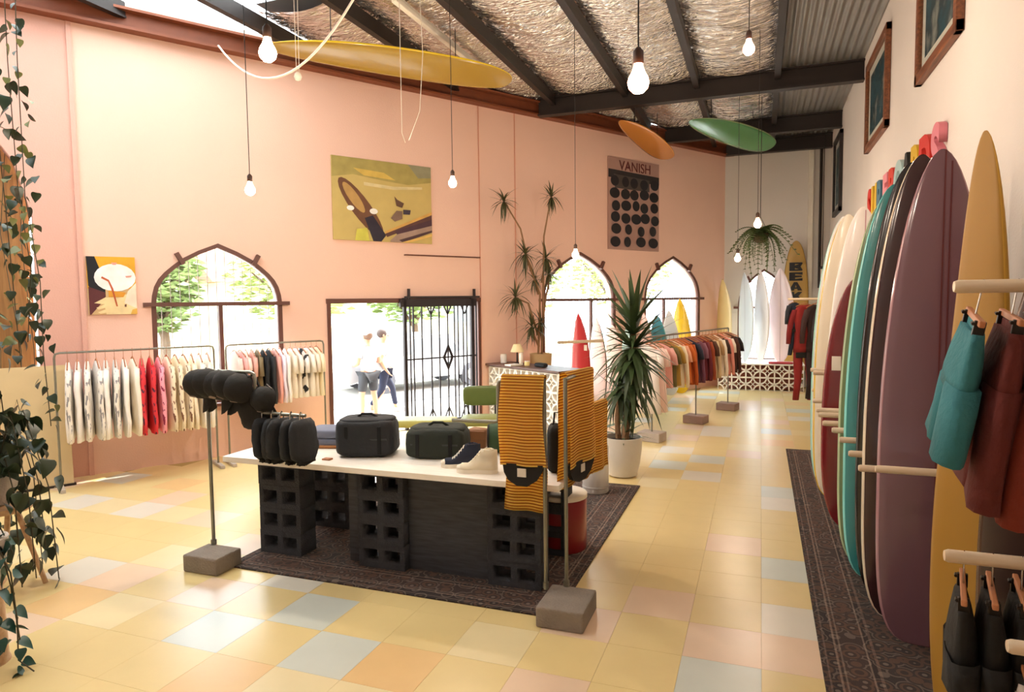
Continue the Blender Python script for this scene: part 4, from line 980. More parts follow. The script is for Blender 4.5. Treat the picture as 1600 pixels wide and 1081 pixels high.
for dr in (.7, 1.1, 1.5):
    b = B(); sg = 14
    for i in range(1, sg + 1):
        u = i / sg; L = .55; x = L * u * (1 - .25 * u); z = .2 * u - dr * L * u * u; ww = .11 * (1 - u * .7)
        for sy in (-1, 1): b.poly([(x - .014, 0, z), (x + .022, 0, z - .004), (x + .02, sy * ww, z - .02), (x + .004, sy * ww, z - .02)])
    b.tube([(.55 * u * (1 - .25 * u), 0, .2 * u - dr * .55 * u * u) for u in (0, .2, .4, .6, .8, 1)], .004, 4)
    fm.append(b.mesh('frond', M('fern_green', '4a5a2a', rough=.6, vary=.35)))
for k in range(64):
    o = obj('frond', rg.choice(fm), hp, loc=(0, 0, .02)); o.rotation_euler = (0, rad(rg.uniform(-35, 25)), k * 2.39996); s = rg.uniform(.7, 1.1); o.scale = (s, s, s)

# ================================================================== GARMENTS
def ring(hw, ht, z, n=14, ph=0, wav=.0, cx=0, cy=0):
    out = []
    for k in range(n):
        a = 2 * pi * k / n; c, s_ = cos(a), sin(a)
        out.append((cx + hw * math.copysign(abs(c) ** .7, c), cy + ht * math.copysign(abs(s_) ** .7, s_) + wav * sin(3 * a + ph + z * 9), z))
    return out
GM = {}
def garment_meshes(kind, sd):
    key = (kind, sd)
    if key in GM: return GM[key]
    rg = random.Random(sd); ph = rg.uniform(0, 6); dm_ = M('cloth_default', 'cccccc', rough=.9)
    L = {'tee': .70, 'long': .74, 'dress': 1.0}[kind]; d = {}
    b = B(); prof = [(.06, .02, -.075), (.10, .028, -.10), (.17, .034, -.135), (.205, .038, -.17), (.21, .042, -.26), (.215, .046, -.42), (.22, .05, -.58), (.228 if kind != 'dress' else .26, .046, -L), (.22, .03, -L - .004)]
    b.ring_loft([ring(w, t, z, 16, ph, .012 * min(1, -z * 2)) for w, t, z in prof]); d['torso'] = b.mesh('torso', dm_, smooth='all')
    for sx in (-1, 1):
        b = B()
        P = [(.185, -.15, .045), (.235, -.25, .05), (.26, -.38, .05)] if kind != 'long' else [(.185, -.15, .045), (.23, -.28, .046), (.25, -.45, .042), (.262, -.62, .036), (.266, -.74, .033)]
        b.ring_loft([[(sx * x + r * cos(2 * pi * k / 9) * .8, r * .8 * sin(2 * pi * k / 9) + .012 * sin(z * 14 + ph), z) for k in range(9)] for x, z, r in P]); d['sleeve%d' % sx] = b.mesh('sleeve', dm_, smooth='all')
    b = B(); b.tube([(0, 0, -.05), (0, 0, -.005), (.012, 0, .012), (.0, 0, .024), (-.014, 0, .012)], .003, 5)
    b.tube([(-.19, 0, -.125), (-.06, 0, -.07), (0, 0, -.055), (.06, 0, -.07), (.19, 0, -.125)], .009, 6); d['hanger'] = b.mesh('hanger', m_hang)
    GM[key] = d; return d
def garment(kind, label, loc, rotz, mat, sleeve=None, sd=1, cat='shirt', group=None, name='hanging_shirt', s=1.0):
    t = thing(name, label, cat, loc, rotz, group); t.scale = (s, 1, s); d = garment_meshes(kind, sd)
    obj('torso', d['torso'], t, mat)
    for sx in (-1, 1): obj('sleeve', d['sleeve%d' % sx], t, sleeve or mat)
    obj('hanger', d['hanger'], t)
    return t
C = lambda n, c: M('cloth_' + n, c, rough=.92, vary=.08, scale=4, bump=.15, bscale=14)
m_wp = print_mat('white_sleeve_print', 'e9e2d8', '8d8a8c', 30, .56, (1, 1, .5)); m_cp = print_mat('cream_sleeve_print', 'ebdcc0', '7a5238', 26, .56, (1, 1, .6)); m_rp = print_mat('red_sleeve_print', 'd8343c', '4a2238', 26, .56, (1, 1, .6)); m_kp = print_mat('pink_sleeve_print', 'f0a0b0', '8a2240', 26, .56, (1, 1, .6))
def shop_rail(label, s0, s1, n, z, sd):
    t = wall_thing('garment_rail', label, 'rail', (s0, n, 0)); L = s1 - s0
    b = B(); b.tube([(0, 0, z - .05), (.012, 0, z - .01), (.05, 0, z), (L - .05, 0, z), (L - .012, 0, z - .01), (L, 0, z - .05)], .012, 8); b.build('rail_bar', m_galv, t, smooth=True)
    for x in (0, L):
        b = B(); b.tube([(x, 0, .03), (x, 0, z - .05)], .012, 8); b.build('post', m_galv, t, smooth=True)
        b = B(); b.box((x, 0, .02), (.05, .42, .04), bevel=.006); b.build('foot', m_concl, t)
    return t
ZR = 1.49
shop_rail('left pipe rail with white, red and cream long-sleeved tops along the salmon wall', -.34, 1.28, -.52, ZR, 1)
shop_rail('right pipe rail with pink, black and white tops between first arch and doorway', 1.42, 2.68, -.52, ZR, 2)
LG = [('white', 'f0ebe4', 'w'), ('white', 'ece6e0', None), ('white', 'efe9e2', 'w'), ('pale grey', 'dcd8d2', 'w'), ('white', 'f2ede6', None), ('pale grey', 'd8d6d0', 'w'), ('white', 'f0eae2', None), ('cream white', 'f2e8d6', None),
      ('coral red', 'd8444a', 'r'), ('bright red', 'd42c34', 'r'), ('pink', 'f0a0ac', 'k'), ('cream', 'eee0c4', 'c'), ('cream', 'eadbbc', 'c'), ('cream', 'f0e4cc', 'c'), ('cream', 'ecdfc4', None), ('off-white', 'efe8dc', None), ('off-white', 'e9e1d4', None)]
cnt = {}
for i, (nm, c, p) in enumerate(LG):
    f = i / (len(LG) - 1); k = cnt.get(nm, 0); cnt[nm] = k + 1; tot = sum(1 for q in LG if q[0] == nm)
    lab = ('%s long-sleeved top on the left rail' % nm) if tot == 1 else '%s long-sleeved top on the left rail, %s %s one from the left' % (nm, ordn[k], nm.split()[-1])
    slv = {'w': m_wp, 'r': m_rp, 'k': m_kp, 'c': m_cp}.get(p)
    garment('long', lab, W(-.22 + 1.42 * f, -.52, ZR - .012)[:], PHI + pi / 2 + rad(rnd.uniform(-9, 3)), C(nm.replace(' ', '_') + c, c), slv, sd=1 + i % 3, group='tops on the left wall rail').scale = (1.08, .78, 1.27)
RG = [('pale pink', 'eccac0', 'tee'), ('rose pink', 'e0a8a0', 'tee'), ('blush', 'f0d2c6', 'tee'), ('dusty pink', 'd8a698', 'tee'), ('olive brown', '7a6a4c', 'tee'), ('black', '1a1a1c', 'long'), ('charcoal', '2a2a2c', 'long'), ('salmon pink', 'e8a496', 'long'), ('lavender white', 'e4dcea', 'long'), ('white', 'f2ece4', 'long'), ('ivory', 'f0e6d4', 'tee'), ('white', 'eee6da', 'tee'), ('black-marked white', 'eee8e0', 'tee'), ('ivory', 'f2e9da', 'tee'), ('sand white', 'e8dcc8', 'tee'), ('cream yellow', 'efe2c0', 'tee')]
cnt = {}
m_bm = print_mat('black_marked_print', 'eee8e0', '26262a', 9, .58)
for i, (nm, c, kd) in enumerate(RG):
    f = i / (len(RG) - 1); k = cnt.get(nm, 0); cnt[nm] = k + 1; tot = sum(1 for q in RG if q[0] == nm)
    lab = '%s %s on the right wall rail' % (nm, 'long-sleeved top' if kd == 'long' else 't-shirt') + ('' if tot == 1 else ', the one more to the %s' % ('left' if k == 0 else 'right'))
    garment(kd, lab, W(1.52 + 1.06 * f, -.52, ZR - .012)[:], PHI + pi / 2 + rad(rnd.uniform(-9, 3)), m_bm if 'marked' in nm else C(nm.replace(' ', '_') + c, c), sd=1 + i % 3, group='tops on the right wall rail').scale = (1, .72, 1)
# middle rail running away to the far window
mr = thing('garment_rail', 'pipe rail on three concrete feet with colourful shirts beside the yucca', 'rail', (-1.42, 9.5, 0)); MD = Vector((.89, 3.06, 0)); ml = MD.length; ma = math.atan2(MD.y, MD.x); mr.rotation_euler = (0, 0, ma)
b = B(); b.tube([(-.35, 0, 1.47), (ml - .04, 0, 1.47), (ml - .01, 0, 1.46), (ml, 0, 1.43)], .013, 8); b.build('rail_bar', m_galv, mr, smooth=True)
for x in (0, ml * .52, ml):
    b = B(); b.tube([(x, 0, .12), (x, 0, 1.46)], .012, 8); b.build('post', m_galv, mr, smooth=True); foot(mr, (x, 0, 0), (.26, .34, .13), m_concl if x == 0 else M('pinkish_concrete', '9a8074', rough=.9, vary=.15, bump=.3))
MG = [('white', 'efe4dc', 'dress'), ('pale pink', 'f0cfc4', 'dress'), ('blush white', 'f2dcd2', 'dress'), ('rose', 'e0a49a', 'tee'), ('olive', '6c6238', 'tee'), ('mustard', 'b08a3c', 'tee'), ('cream', 'e8d8b8', 'long'), ('peach', 'e8a888', 'tee'), ('orange', 'cc6a2c', 'tee'), ('burnt orange', 'b4541e', 'long'), ('navy', '2c3040', 'tee'), ('plum', '6a3c50', 'long'), ('mauve', '8a5c6c', 'tee'), ('wine', '6c2630', 'long'), ('rust', '9a4424', 'long'), ('brown', '5a3a28', 'tee'), ('sand', 'd0b890', 'long'), ('tan', 'b08c60', 'tee'), ('ivory', 'ece0cc', 'long'), ('dark brown', '3c2820', 'tee'), ('coral pink', 'e09080', 'long'), ('off-white', 'e6dccc', 'tee'), ('chocolate', '46281e', 'long'), ('black', '1e1818', 'tee')]
for i, (nm, c, kd) in enumerate(MG):
    f = i / (len(MG) - 1); x = -.28 + (ml + .2) * f; p = Vector((-1.42, 9.5, 0)) + Vector((cos(ma), sin(ma), 0)) * x
    garment(kd, '%s %s hanging on the middle rail by the yucca' % (nm, {'dress': 'long dress', 'tee': 'short-sleeved shirt', 'long': 'long-sleeved shirt'}[kd]), (p.x, p.y, 1.458), ma + pi / 2 + rad(rnd.uniform(-14, 14)), C('m_' + c, c), sd=1 + i % 3, group='shirts on the middle rail', s=1.02)
# wetsuits on a wall peg at the far right
b = B(); b.tube([(.42, 12.0, 1.97), (.43, 12.0, 1.97), (XR, 12.0, 1.97)], [.014, .02, .02], 10); tag(b.build('wetsuit_peg', m_dowel, smooth=True), 'pale wall peg carrying the wetsuits near the far wall', 'peg')
def wetsuit(label, x, c1, c2, rz, s=1.0):
    t = thing('wetsuit', label, 'wetsuit', (x, 12.0, 1.955), rz); a, c = C('ws' + c1, c1), C('ws' + c2, c2); t.scale = (s, 1, s)
    b = B(); b.ring_loft([ring(w, h, z, 16, x, .01) for w, h, z in [(.05, .03, -.08), (.14, .05, -.12), (.19, .06, -.18), (.18, .07, -.35), (.155, .07, -.55), (.175, .08, -.75), (.17, .07, -.86)]]); b.build('torso', a, t, smooth='all')
    for sx in (-1, 1):
        b = B(); b.ring_loft([[(sx * q + r * cos(2 * pi * k / 9), r * sin(2 * pi * k / 9), z) for k in range(9)] for q, z, r in [(.16, -.16, .055), (.22, -.34, .05), (.25, -.55, .042), (.26, -.72, .036)]]); b.build('arm', c, t, smooth='all')
        b = B(); b.ring_loft([[(sx * q + r * cos(2 * pi * k / 9), r * .8 * sin(2 * pi * k / 9) + .02 * sin(z * 6), z) for k in range(9)] for q, z, r in [(.085, -.82, .08), (.095, -1.05, .075), (.10, -1.3, .06), (.12, -1.65, .05)]]); b.build('leg_piece', a if sx < 0 else c, t, smooth='all')
    b = B(); b.box((0, -.075, -.9), (.33, .012, .09), bevel=.004); b.build('knee_panel', m_black, t)
    obj('hanger', garment_meshes('tee', 1)['hanger'], t)
wetsuit('dark navy wetsuit with loose arm, leftmost on the far peg', .52, '1d2634', '1a1c22', rad(35), .55)
wetsuit('full-length red wetsuit in the middle of the far peg', .68, '8a2420', '7a1c1c', rad(20))
wetsuit('dark brown and black wetsuit, third on the far peg', .86, '2c1c1a', '3a2420', rad(30), .98)
wetsuit('charcoal wetsuit nearest the wall on the far peg', 1.02, '26262a', '3a3436', rad(30), .95)

# shorts and hangers at the right edge
def peg_rail(label, x, y, z):
    b = B(); b.tube([(x, y, z), (x + .012, y, z), (XR, y, z)], [.018, .023, .023], 14); return tag(b.build('hanging_peg', m_dowel, smooth=True), label, 'peg')
peg_rail('upper pale wall peg carrying the teal and maroon shorts', .62, 2.69, 2.03)
peg_rail('middle grey wall peg carrying black shorts on wooden hangers', .62, 2.70, 1.085)
peg_rail('lowest wall peg with cream and mustard garments, bottom right corner', .74, 2.45, .90)
def shorts(label, x, y, z, rz, mat, L=.5, wd=.19, name='hanging_shorts', tilt=0, wood=None, flare=1.0, rx=0):
    t = thing(name, label, 'shorts', (x, y, z), rot=(rx, tilt, rz))
    b = B(); b.ring_loft([ring(wd * q, h, zz, 18, x * 9, .006) for q, h, zz in [(.86, .022, -.125), (.88, .026, -.15), (.95, .035, -.2), (1.0, .045, -.28), (1.02, .045, -.33)]]); b.build('waist', mat, t, smooth='all')
    for sx in (-1, 1):
        b = B(); b.ring_loft([ring(wd * .53 * q, h, zz, 12, sx, .008, cx=sx * wd * .5 * (1 + .25 * flare * (q - 1) * 4)) for q, h, zz in [(1, .045, -.31), (1.0 + .13 * flare, .047, -.125 - L * .6), (1.0 + .3 * flare, .05, -.125 - L), (1.0 + .25 * flare, .03, -.13 - L)]]); b.build('leg_piece', mat, t, smooth='all')
    b = B(); b.box((0, 0, -.115), (wd * 1.5, .006, .03), bevel=.002); b.build('waistband', mat, t)
    h = t
    b = B(); b.box((0, 0, -.085), (wd * 1.9, .018, .022), bevel=.004); hb = b.build('hanger_bar', wood or m_hang, t)
    b = B(); b.tube([(0, 0, -.075), (0, 0, .005), (.016, 0, .024), (0, 0, .042), (-.02, 0, .024), (-.02, 0, .01)], .0028, 6); b.build('hanger_hook', m_chrome, hb)
    for sx in (-1, 1):
        b = B(); b.box((sx * wd * .7, 0, -.105), (.02, .034, .05), bevel=.003); b.tube([(sx * wd * .7 - .012, -.02, -.09), (sx * wd * .7 + .012, -.02, -.09)], .006, 6); b.build('clip', M('dark_clip', '2a2420', rough=.4, metal=.6), hb)
    return t
m_den = M('teal_denim', '2f7078', rough=.9, vary=.2, scale=8, bump=.3, bscale=40)
m_cordr = M('maroon_cord', '5c1f18', rough=.9, vary=.15, scale=8, bump=.3); m_cordr2 = M('rust_cord', '7a2a16', rough=.9, vary=.15, bump=.3); m_cordg = M('forest_cord', '26351f', rough=.9, vary=.15, bump=.3)
shorts('teal denim shorts hanging first on the upper wall peg', .70, 2.69, 2.01, rad(-97), m_den, .43, .17, tilt=rad(8), flare=1.3, rx=rad(-9))
shorts('maroon corduroy shorts hanging second on the upper wall peg', .80, 2.69, 2.01, rad(-97), m_cordr, .58, .19, tilt=rad(5), rx=rad(-7))
shorts('rust corduroy shorts hanging third on the upper wall peg', .885, 2.69, 2.01, rad(-97), m_cordr2, .62, .2, tilt=rad(5), rx=rad(-7))
shorts('dark green corduroy shorts hanging fourth on the upper wall peg', .97, 2.69, 2.01, rad(-97), m_cordg, .6, .2, tilt=rad(5), rx=rad(-7))
shorts('dark red corduroy shorts hanging last on the upper wall peg', 1.06, 2.69, 2.01, rad(-97), m_cordr, .66, .21, tilt=rad(5), rx=rad(-7))
for i in range(6):
    shorts('black shorts on a wooden clip hanger, %s from the open end of the middle peg' % ordn[i], .68 + .085 * i, 2.70, 1.066, rad(-99 + rnd.uniform(-5, 5)), m_black, .26, .17, wood=m_hang, name='black_shorts')['group'] = 'black shorts on the middle peg'
shorts('cream trousers on a wooden hanger, first on the lowest peg', .80, 2.45, .88, rad(-100), M('cream_twill', 'cdbfb0', rough=.9), .5, .17)
shorts('mustard trousers on an orange wooden hanger, second on the lowest peg', .90, 2.45, .88, rad(-100), M('mustard_twill', 'a87c2c', rough=.9), .55, .19, wood=wood_mat('orange_wood', 'c8702c', 'a85a20'))
shorts('olive trousers on a wooden hanger, third on the lowest peg', 1.02, 2.45, .88, rad(-100), M('olive_twill', '5c5230', rough=.9), .5, .18)

# ================================================================== COUNTER, LEDGE, STOOL
m_brz = M('breeze_white', 'ece4d8', rough=.7, vary=.05)
def breeze_mesh():
    b = B(); h = .145; dp = .08; w = .014
    for c, d in (((0, 0, h - w / 2), (2 * h, dp, w)), ((0, 0, -h + w / 2), (2 * h, dp, w)), ((h - w / 2, 0, 0), (w, dp, 2 * h)), ((-h + w / 2, 0, 0), (w, dp, 2 * h))): b.box(c, d)
    for sx in (-1, 1):
        for sz in (-1, 1):
            r0, r1 = .118, .146; ro = []; 
            for i in range(7):
                a = pi / 2 * i / 6; ca, sa = cos(a), sin(a)
                P = lambda r, y: (sx * (h - r * ca), y, sz * (h - r * sa))
                ro.append([P(r0, -dp / 2), P(r1, -dp / 2), P(r1, dp / 2), P(r0, dp / 2)])
            b.ring_loft(ro)
    for k in range(4):
        a = k * pi / 2; b.box((.052 * cos(a + pi / 4) * 0 + .0, 0, 0), (.001, dp, .001))
    for sg_ in (-1, 1): b.box((0, 0, 0), (.17, dp * .8, .012), rot=Ry(sg_ * pi / 4))
    return b.mesh('breeze_block', m_brz)
brz = breeze_mesh()
cn = thing('shop_counter', 'white breeze-block counter with a brown top running out from the salmon wall', 'counter'); c0_ = W(5.78, -.03); cn.location = c0_; cn.rotation_euler = (0, 0, PHI - pi / 2)
# local x runs out from the wall (-n), local y along the wall (+s)
for i in range(6):
    for k in range(3): obj('breeze_block', brz, cn, loc=(.155 + .29 * i, .045, .02 + .146 + .291 * k))
b = B(); b.box((.9, .26, .45), (1.72, .3, .86)); b.build('carcass', M('counter_dark', 'c4b4a4', rough=.8), cn)
b = B(); b.box((1.785, .24, .46), (.03, .48, .89)); b.build('end_panel', m_cream, cn)
b = B(); b.box((.9, .24, .925), (1.86, .56, .035), bevel=.004); b.build('countertop', wood_mat('brown_top', '6a4636', '523427', sc=(2, 16, 16)), cn)
def oncounter(x, y, z=.943): return c0_ + Vector((cos(PHI - pi / 2), sin(PHI - pi / 2), 0)) * x + Vector((cos(PHI), sin(PHI), 0)) * y + Vector((0, 0, z))
lp = thing('table_lamp', 'small table lamp with a cream shade on the white counter', 'lamp', oncounter(.42, .3)[:])
b = B(); b.lathe([(.05, 0), (.055, .015), (.015, .03), (.012, .2), (.008, .24)], 16); b.build('base', m_dark, lp, smooth=True)
b = B(); b.lathe([(.115, .2), (.06, .33)], 20, cap=False); b.build('shade', M('lamp_shade', 'ecd9a8', rough=.8), lp, smooth=True)
def jar(name, label, x, y, r, h, mat):
    t = thing(name, label, name.replace('_', ' ').split()[-1], oncounter(x, y)[:])
    b = B(); b.lathe([(r * .92, 0), (r, .008), (r, h * .82), (r * .9, h * .9)], 18); b.build('body', mat, t, smooth=True)
    b = B(); b.lathe([(r * .93, h * .9), (r * .93, h), (.001, h)], 18); b.build('lid', m_cream, t, smooth=True); return t
jar('white_jar', 'wide white jar left of the lamp on the counter', .12, .24, .055, .15, M('white_jar', 'e8e0d4', rough=.4)); jar('white_candle', 'tall slim white candle jar right of the lamp', .62, .22, .032, .2, m_cream); jar('yellow_pot', 'small yellow pot on the counter beside the slim candle', .80, .2, .045, .075, M('yellow_pot', 'e6d088', rough=.5))
o = thing('folded_glasses_case', 'black oblong case lying on the counter right of the yellow pot', 'case', oncounter(1.15, .2)[:], PHI - pi / 2)
b = B(); b.soft((0, 0, .035), (.26, .1, .07), e=.5); b.build('case_body', m_black, o, smooth='all'); b = B(); b.box((0, -.051, .035), (.22, .004, .006)); b.build('seam', M('dull_zip', '3c3c3e'), o)
b = B(); b.box((0, 0, .012), (.22, .16, .024), bevel=.003); o = b.build('paper_pad', M('paper', 'e6ded0', rough=.9)); o.location = oncounter(.62, .05); o.rotation_euler = (0, 0, PHI); tag(o, 'low pale paper pad at the front edge of the white counter', 'pad')
st = thing('round_stool', 'small round stool with white top and thin legs right of the counter', 'stool', W(6.55, -1.55)[:])
b = B(); b.lathe([(.15, .57), (.16, .58), (.16, .605), (.15, .615), (.001, .615)], 24); b.build('seat', m_cream, st, smooth=True)
b = B(); b.lathe([(.125, .51), (.145, .57)], 24, cap=False); b.build('apron', m_wood, st, smooth=True)
for k in range(4):
    a = k * pi / 2 + .4; b = B(); b.tube([(.1 * cos(a), .1 * sin(a), .55), (.18 * cos(a), .18 * sin(a), 0)], [.014, .01], 8); b.build('leg', m_wood, st)
lg = thing('breeze_ledge', 'low white breeze-block ledge with a white slab under the far window boards', 'ledge', (-.86, 15.32, 0))
for i in range(6):
    for k in range(2): obj('breeze_block', brz, lg, loc=(.145 + .29 * i, .045, .145 + .29 * k - .01))
b = B(); b.box((.9, .42, .568), (1.70, .9, .025), bevel=.004); b.build('slab', m_brz, lg)
b = B(); b.box((.93, .5, .28), (1.5, .6, .54)); b.build('core', M('ledge_core', 'a8685a', rough=.9), lg)
b = B(); b.soft((0, 0, .02), (.5, .16, .05), e=.5); o = b.build('folded_cloth', M('red_cloth', 'b8444c', rough=.9)); o.location = (.42, 15.42, .585); tag(o, 'small folded red cloth on the white ledge below the boards', 'cloth')

# ================================================================== PICTURES
def art(name, label, s, z, w, h, shapes, frame=None, base='c9a878'):
    t = wall_thing(name, label, 'picture', (s, -.005, z))
    b = B(); b.box((0, -.012, 0), (w, .024, h)); b.build('canvas', M(name + '_base', base, rough=.9, vary=.12, scale=5), t)
    b = B(); mats = []
    for i, (c, pts) in enumerate(shapes):
        m = M('ink_' + c, c, rough=.85, vary=.3, scale=7)
        if m not in mats: mats.append(m)
        b.mi = mats.index(m); b.poly([((x - .5) * w, -.0255 - .0006 * i, (.5 - y) * h) for x, y in pts])
    b.build('print', mats, t); return t
def ell(cx, cy, rx, ry, n=20, rot=0): return [(cx + rx * cos(2 * pi * k / n) * cos(rot) - ry * sin(2 * pi * k / n) * sin(rot), cy + rx * cos(2 * pi * k / n) * sin(rot) + ry * sin(2 * pi * k / n) * cos(rot)) for k in range(n)]
art('painting', 'small ochre painting of a white oval shape and a pale hand, beside the first arch', .30, 2.23, .5, .68, [
    ('d8a02a', [(.0, .0), (1, 0), (1, .55), (0, .55)]), ('17161c', [(0, 0), (.17, 0), (.26, .2), (.25, .4), (.36, .52), (.36, .7), (.1, .6), (.02, .5)]), ('5a2a2a', [(.02, .52), (.36, .62), (.34, .74), (.05, 1), (.02, 1)]),
    ('e6cc98', [(.30, .72), (1, .62), (1, 1), (.36, 1)]), ('e8d4bc', [(.82, .6), (1, .45), (1, .9), (.74, .8)]), ('e6cc98', [(.12, .8), (.36, .70), (.45, .76), (.3, .82)]), ('e6cc98', [(.16, .88), (.34, .82), (.42, .86), (.2, .915)]), ('e6cc98', [(.18, .96), (.38, .9), (.44, .95), (.24, .985)]),
    ('f2ece2', ell(.57, .36, .43, .24)), ('cf8f2e', [(.42, .58), (.78, .62), (.72, .7), (.42, .7)]), ('b4552e', [(.30, .34), (.44, .40), (.52, .55), (.60, .86), (.57, .86), (.48, .56), (.42, .43), (.28, .37)]), ('d8988a', [(.5, .1), (.62, .1), (.6, .14), (.53, .14)]), ('d89a8a', [(.78, .33), (.92, .32), (.9, .35), (.8, .36)]), ('6a4030', [(.74, .83), (.78, .82), (.78, .87), (.74, .87)]), ('d8a84a', [(.9, .92), (1, .9), (1, 1), (.86, 1)])])
art('photo_poster', 'large golden photo poster of surfboards on grass, above the doorway', 3.9, 3.5, 1.64, 1.19, [
    ('a09050', [(0, 0), (1, 0), (1, .2), (.75, .26), (.5, .24), (.2, .2), (0, .25)]), ('8a8568', [(.75, 0), (1, 0), (1, .14), (.86, .16)]), ('cdbd8c', [(.3, .28), (.6, .3), (.9, .27), (.9, .3), (.6, .34), (.3, .32)]), ('c8a850', [(.2, .12), (.5, .14), (.62, .22), (.3, .2)]),
    ('6a4630', ell(.27, .6, .10, .40, 22, -.52)), ('b08a50', ell(.20, .48, .05, .2, 18, -.5)), ('2c2430', [(.30, .72), (.38, .68), (.51, .92), (.46, 1), (.38, 1)]), ('f6f0e0', ell(.165, .61, .035, .03)), ('f6f0e0', ell(.39, .63, .04, .035)),
    ('5a3a34', [(.5, .9), (1, .62), (1, .68), (.52, .94)]), ('c89a50', [(.5, .87), (1, .58), (1, .62), (.5, .9)]), ('4a3038', [(.6, .86), (1, .68), (1, .76), (.62, .9)]), ('9a8070', [(.55, .98), (.62, .9), (1, .76), (1, .84), (.66, 1), (.55, 1)]), ('4a3436', [(.64, .97), (1, .82), (1, .85), (.68, 1)]), ('d8b060', [(.66, 1), (1, .87), (1, .9), (.74, 1)]),
    ('5c4030', [(.6, .42), (.63, .46), (.7, .5), (.68, .56), (.62, .54)]), ('7a6050', [(.56, .7), (.62, .6), (.68, .6), (.68, .7), (.6, .74)]), ('3c3440', [(.69, .58), (.77, .58), (.76, .64), (.69, .64)]), ('c8c050', [(.22, .86), (.32, .84), (.34, 1), (.2, 1)])], base='bfa765')
vs = [('2a2626', [(0, .13), (1, .15), (1, .24), (.0, .22)]), ('4a403c', [(.1, .18), (.8, .2), (.8, .33), (.12, .33)])]
rg = random.Random(3)
for r_ in range(6):
    for c_ in range(4 if r_ > 3 else 5): vs.append(('1f1d20', ell(.13 + (.24 if r_ > 3 else .19) * c_ + rg.uniform(-.02, .02), .25 + .132 * r_ + rg.uniform(-.01, .01), .085 + rg.uniform(-.02, .015), .058)))
vp = art('print_poster', 'tall poster of dark blots under the red word VANISH, high on the salmon wall', 9.46, 3.87, 1.5, 1.78, vs, base='a88478')
obj('headline', text_mesh('VANISH', .27, .004, M('headline_red', '5a1c1c', vary=0), 'headline'), vp, loc=(.02, -.03, .66))
def framed(label, y0, y1, z0, z1, seed, name='framed_picture', fr=None):
    t = thing(name, label, 'picture', (XR - .002, (y0 + y1) / 2, (z0 + z1) / 2), -pi / 2); w, h = y1 - y0, z1 - z0; fw = .09
    b = B()
    for c, d in (((0, -.03, h / 2 - fw / 2), (w, .06, fw)), ((0, -.03, -h / 2 + fw / 2), (w, .06, fw)), ((w / 2 - fw / 2, -.03, 0), (fw, .06, h)), ((-w / 2 + fw / 2, -.03, 0), (fw, .06, h))): b.box(c, d, bevel=.006)
    b.build('frame', fr or wood_mat('walnut_frame', '8a5230', '5c3420'), t)
    b = B(); b.box((0, -.01, 0), (w - 2 * fw + .02, .012, h - 2 * fw + .02)); b.build('mount', M('mount_board', 'd8d0c2', rough=.9), t)
    b = B(); b.box((0, -.017, 0), (w - 2 * fw - .26, .004, h - 2 * fw - .22)); m = M('ocean_print%d' % seed, '2c4048', rough=.6, vary=0); nt = m.node_tree; N = nt.nodes
    tc = N.new('ShaderNodeTexCoord'); n = N.new('ShaderNodeTexNoise'); n.inputs['Scale'].default_value = 2.2 + seed; n.inputs['Detail'].default_value = 6; nt.links.new(tc.outputs['Object'], n.inputs['Vector'])
    r = ramp(N, [(.3, '14181c'), (.45, '24505c'), (.55, '2c3a40'), (.65, '8a8a84'), (.8, 'c8c0b0')]); nt.links.new(n.outputs['Fac'], r.inputs[0]); nt.links.new(r.outputs[0], N['Principled BSDF'].inputs['Base Color'])
    b.build('print', m, t)
    b = B(); b.box((0, -.04, 0), (w - 2 * fw + .01, .003, h - 2 * fw + .01)); b.build('glazing', m_glass, t)
framed('large framed ocean picture high on the white wall, nearest to the camera', 6.0, 7.45, 3.97, 5.2, 0)
framed('large framed blue picture high on the white wall, second from the camera', 9.12, 10.78, 4.0, 5.2, 1)
framed('dark framed picture high on the right wall close to the far corner', 14.0, 15.2, 3.6, 5.1, 2, fr=m_dark)
ft = thing('narrow_fixture', 'narrow black and white panel hanging on a cord at the far right corner', 'panel', (1.24, 16.0, 2.35), rad(-20))
b = B(); b.box((0, 0, 0), (.09, .05, .62)); b.build('case', m_dark, ft)
b = B(); b.box((0, -.028, 0), (.05, .006, .5)); b.build('face', m_cream, ft)
b = B(); b.tube([(0, 0, .31), (0, 0, 3.2)], .008, 5); b.build('cord', m_cord, ft)
lt = [('S', 'c4281c'), ('U', 'd8b030'), ('R', '3c6a7c'), ('F', 'e4dcd0'), ('B', 'd88a94'), ('O', 'cc301c'), ('A', 'a8c4c4'), ('R', '241c22'), ('D', 'd0a820'), ('S', 'c8505e')]
lt = [('S', 'c4281c', 'red'), ('U', 'd8b030', 'yellow'), ('R', '3c6a7c', 'blue'), ('F', 'e08a94', 'pale pink'), ('B', 'cc301c', 'orange red'), ('O', 'a8c4c4', 'light blue'), ('A', '241c22', 'black'), ('R', 'd0a820', 'golden yellow'), ('D', 'c42a22', 'bright red'), ('S', 'd07a86', 'dusty pink')]
for i, (ch, c, nm) in enumerate(lt):
    o = obj('wall_letter', text_mesh(ch, .6, .06, M('letter_' + nm.replace(' ', '_'), c, rough=.5, vary=0), 'wall_letter', bold=.028)); o.location = (XR - .035, 10.15 - .403 * i, 2.98); o.rotation_euler = (0, 0, -pi / 2)
    tag(o, '%s wall letter, %s in the row above the leaning surfboards' % (nm, ordn[i]), 'letter', 'letters above the surfboard row')

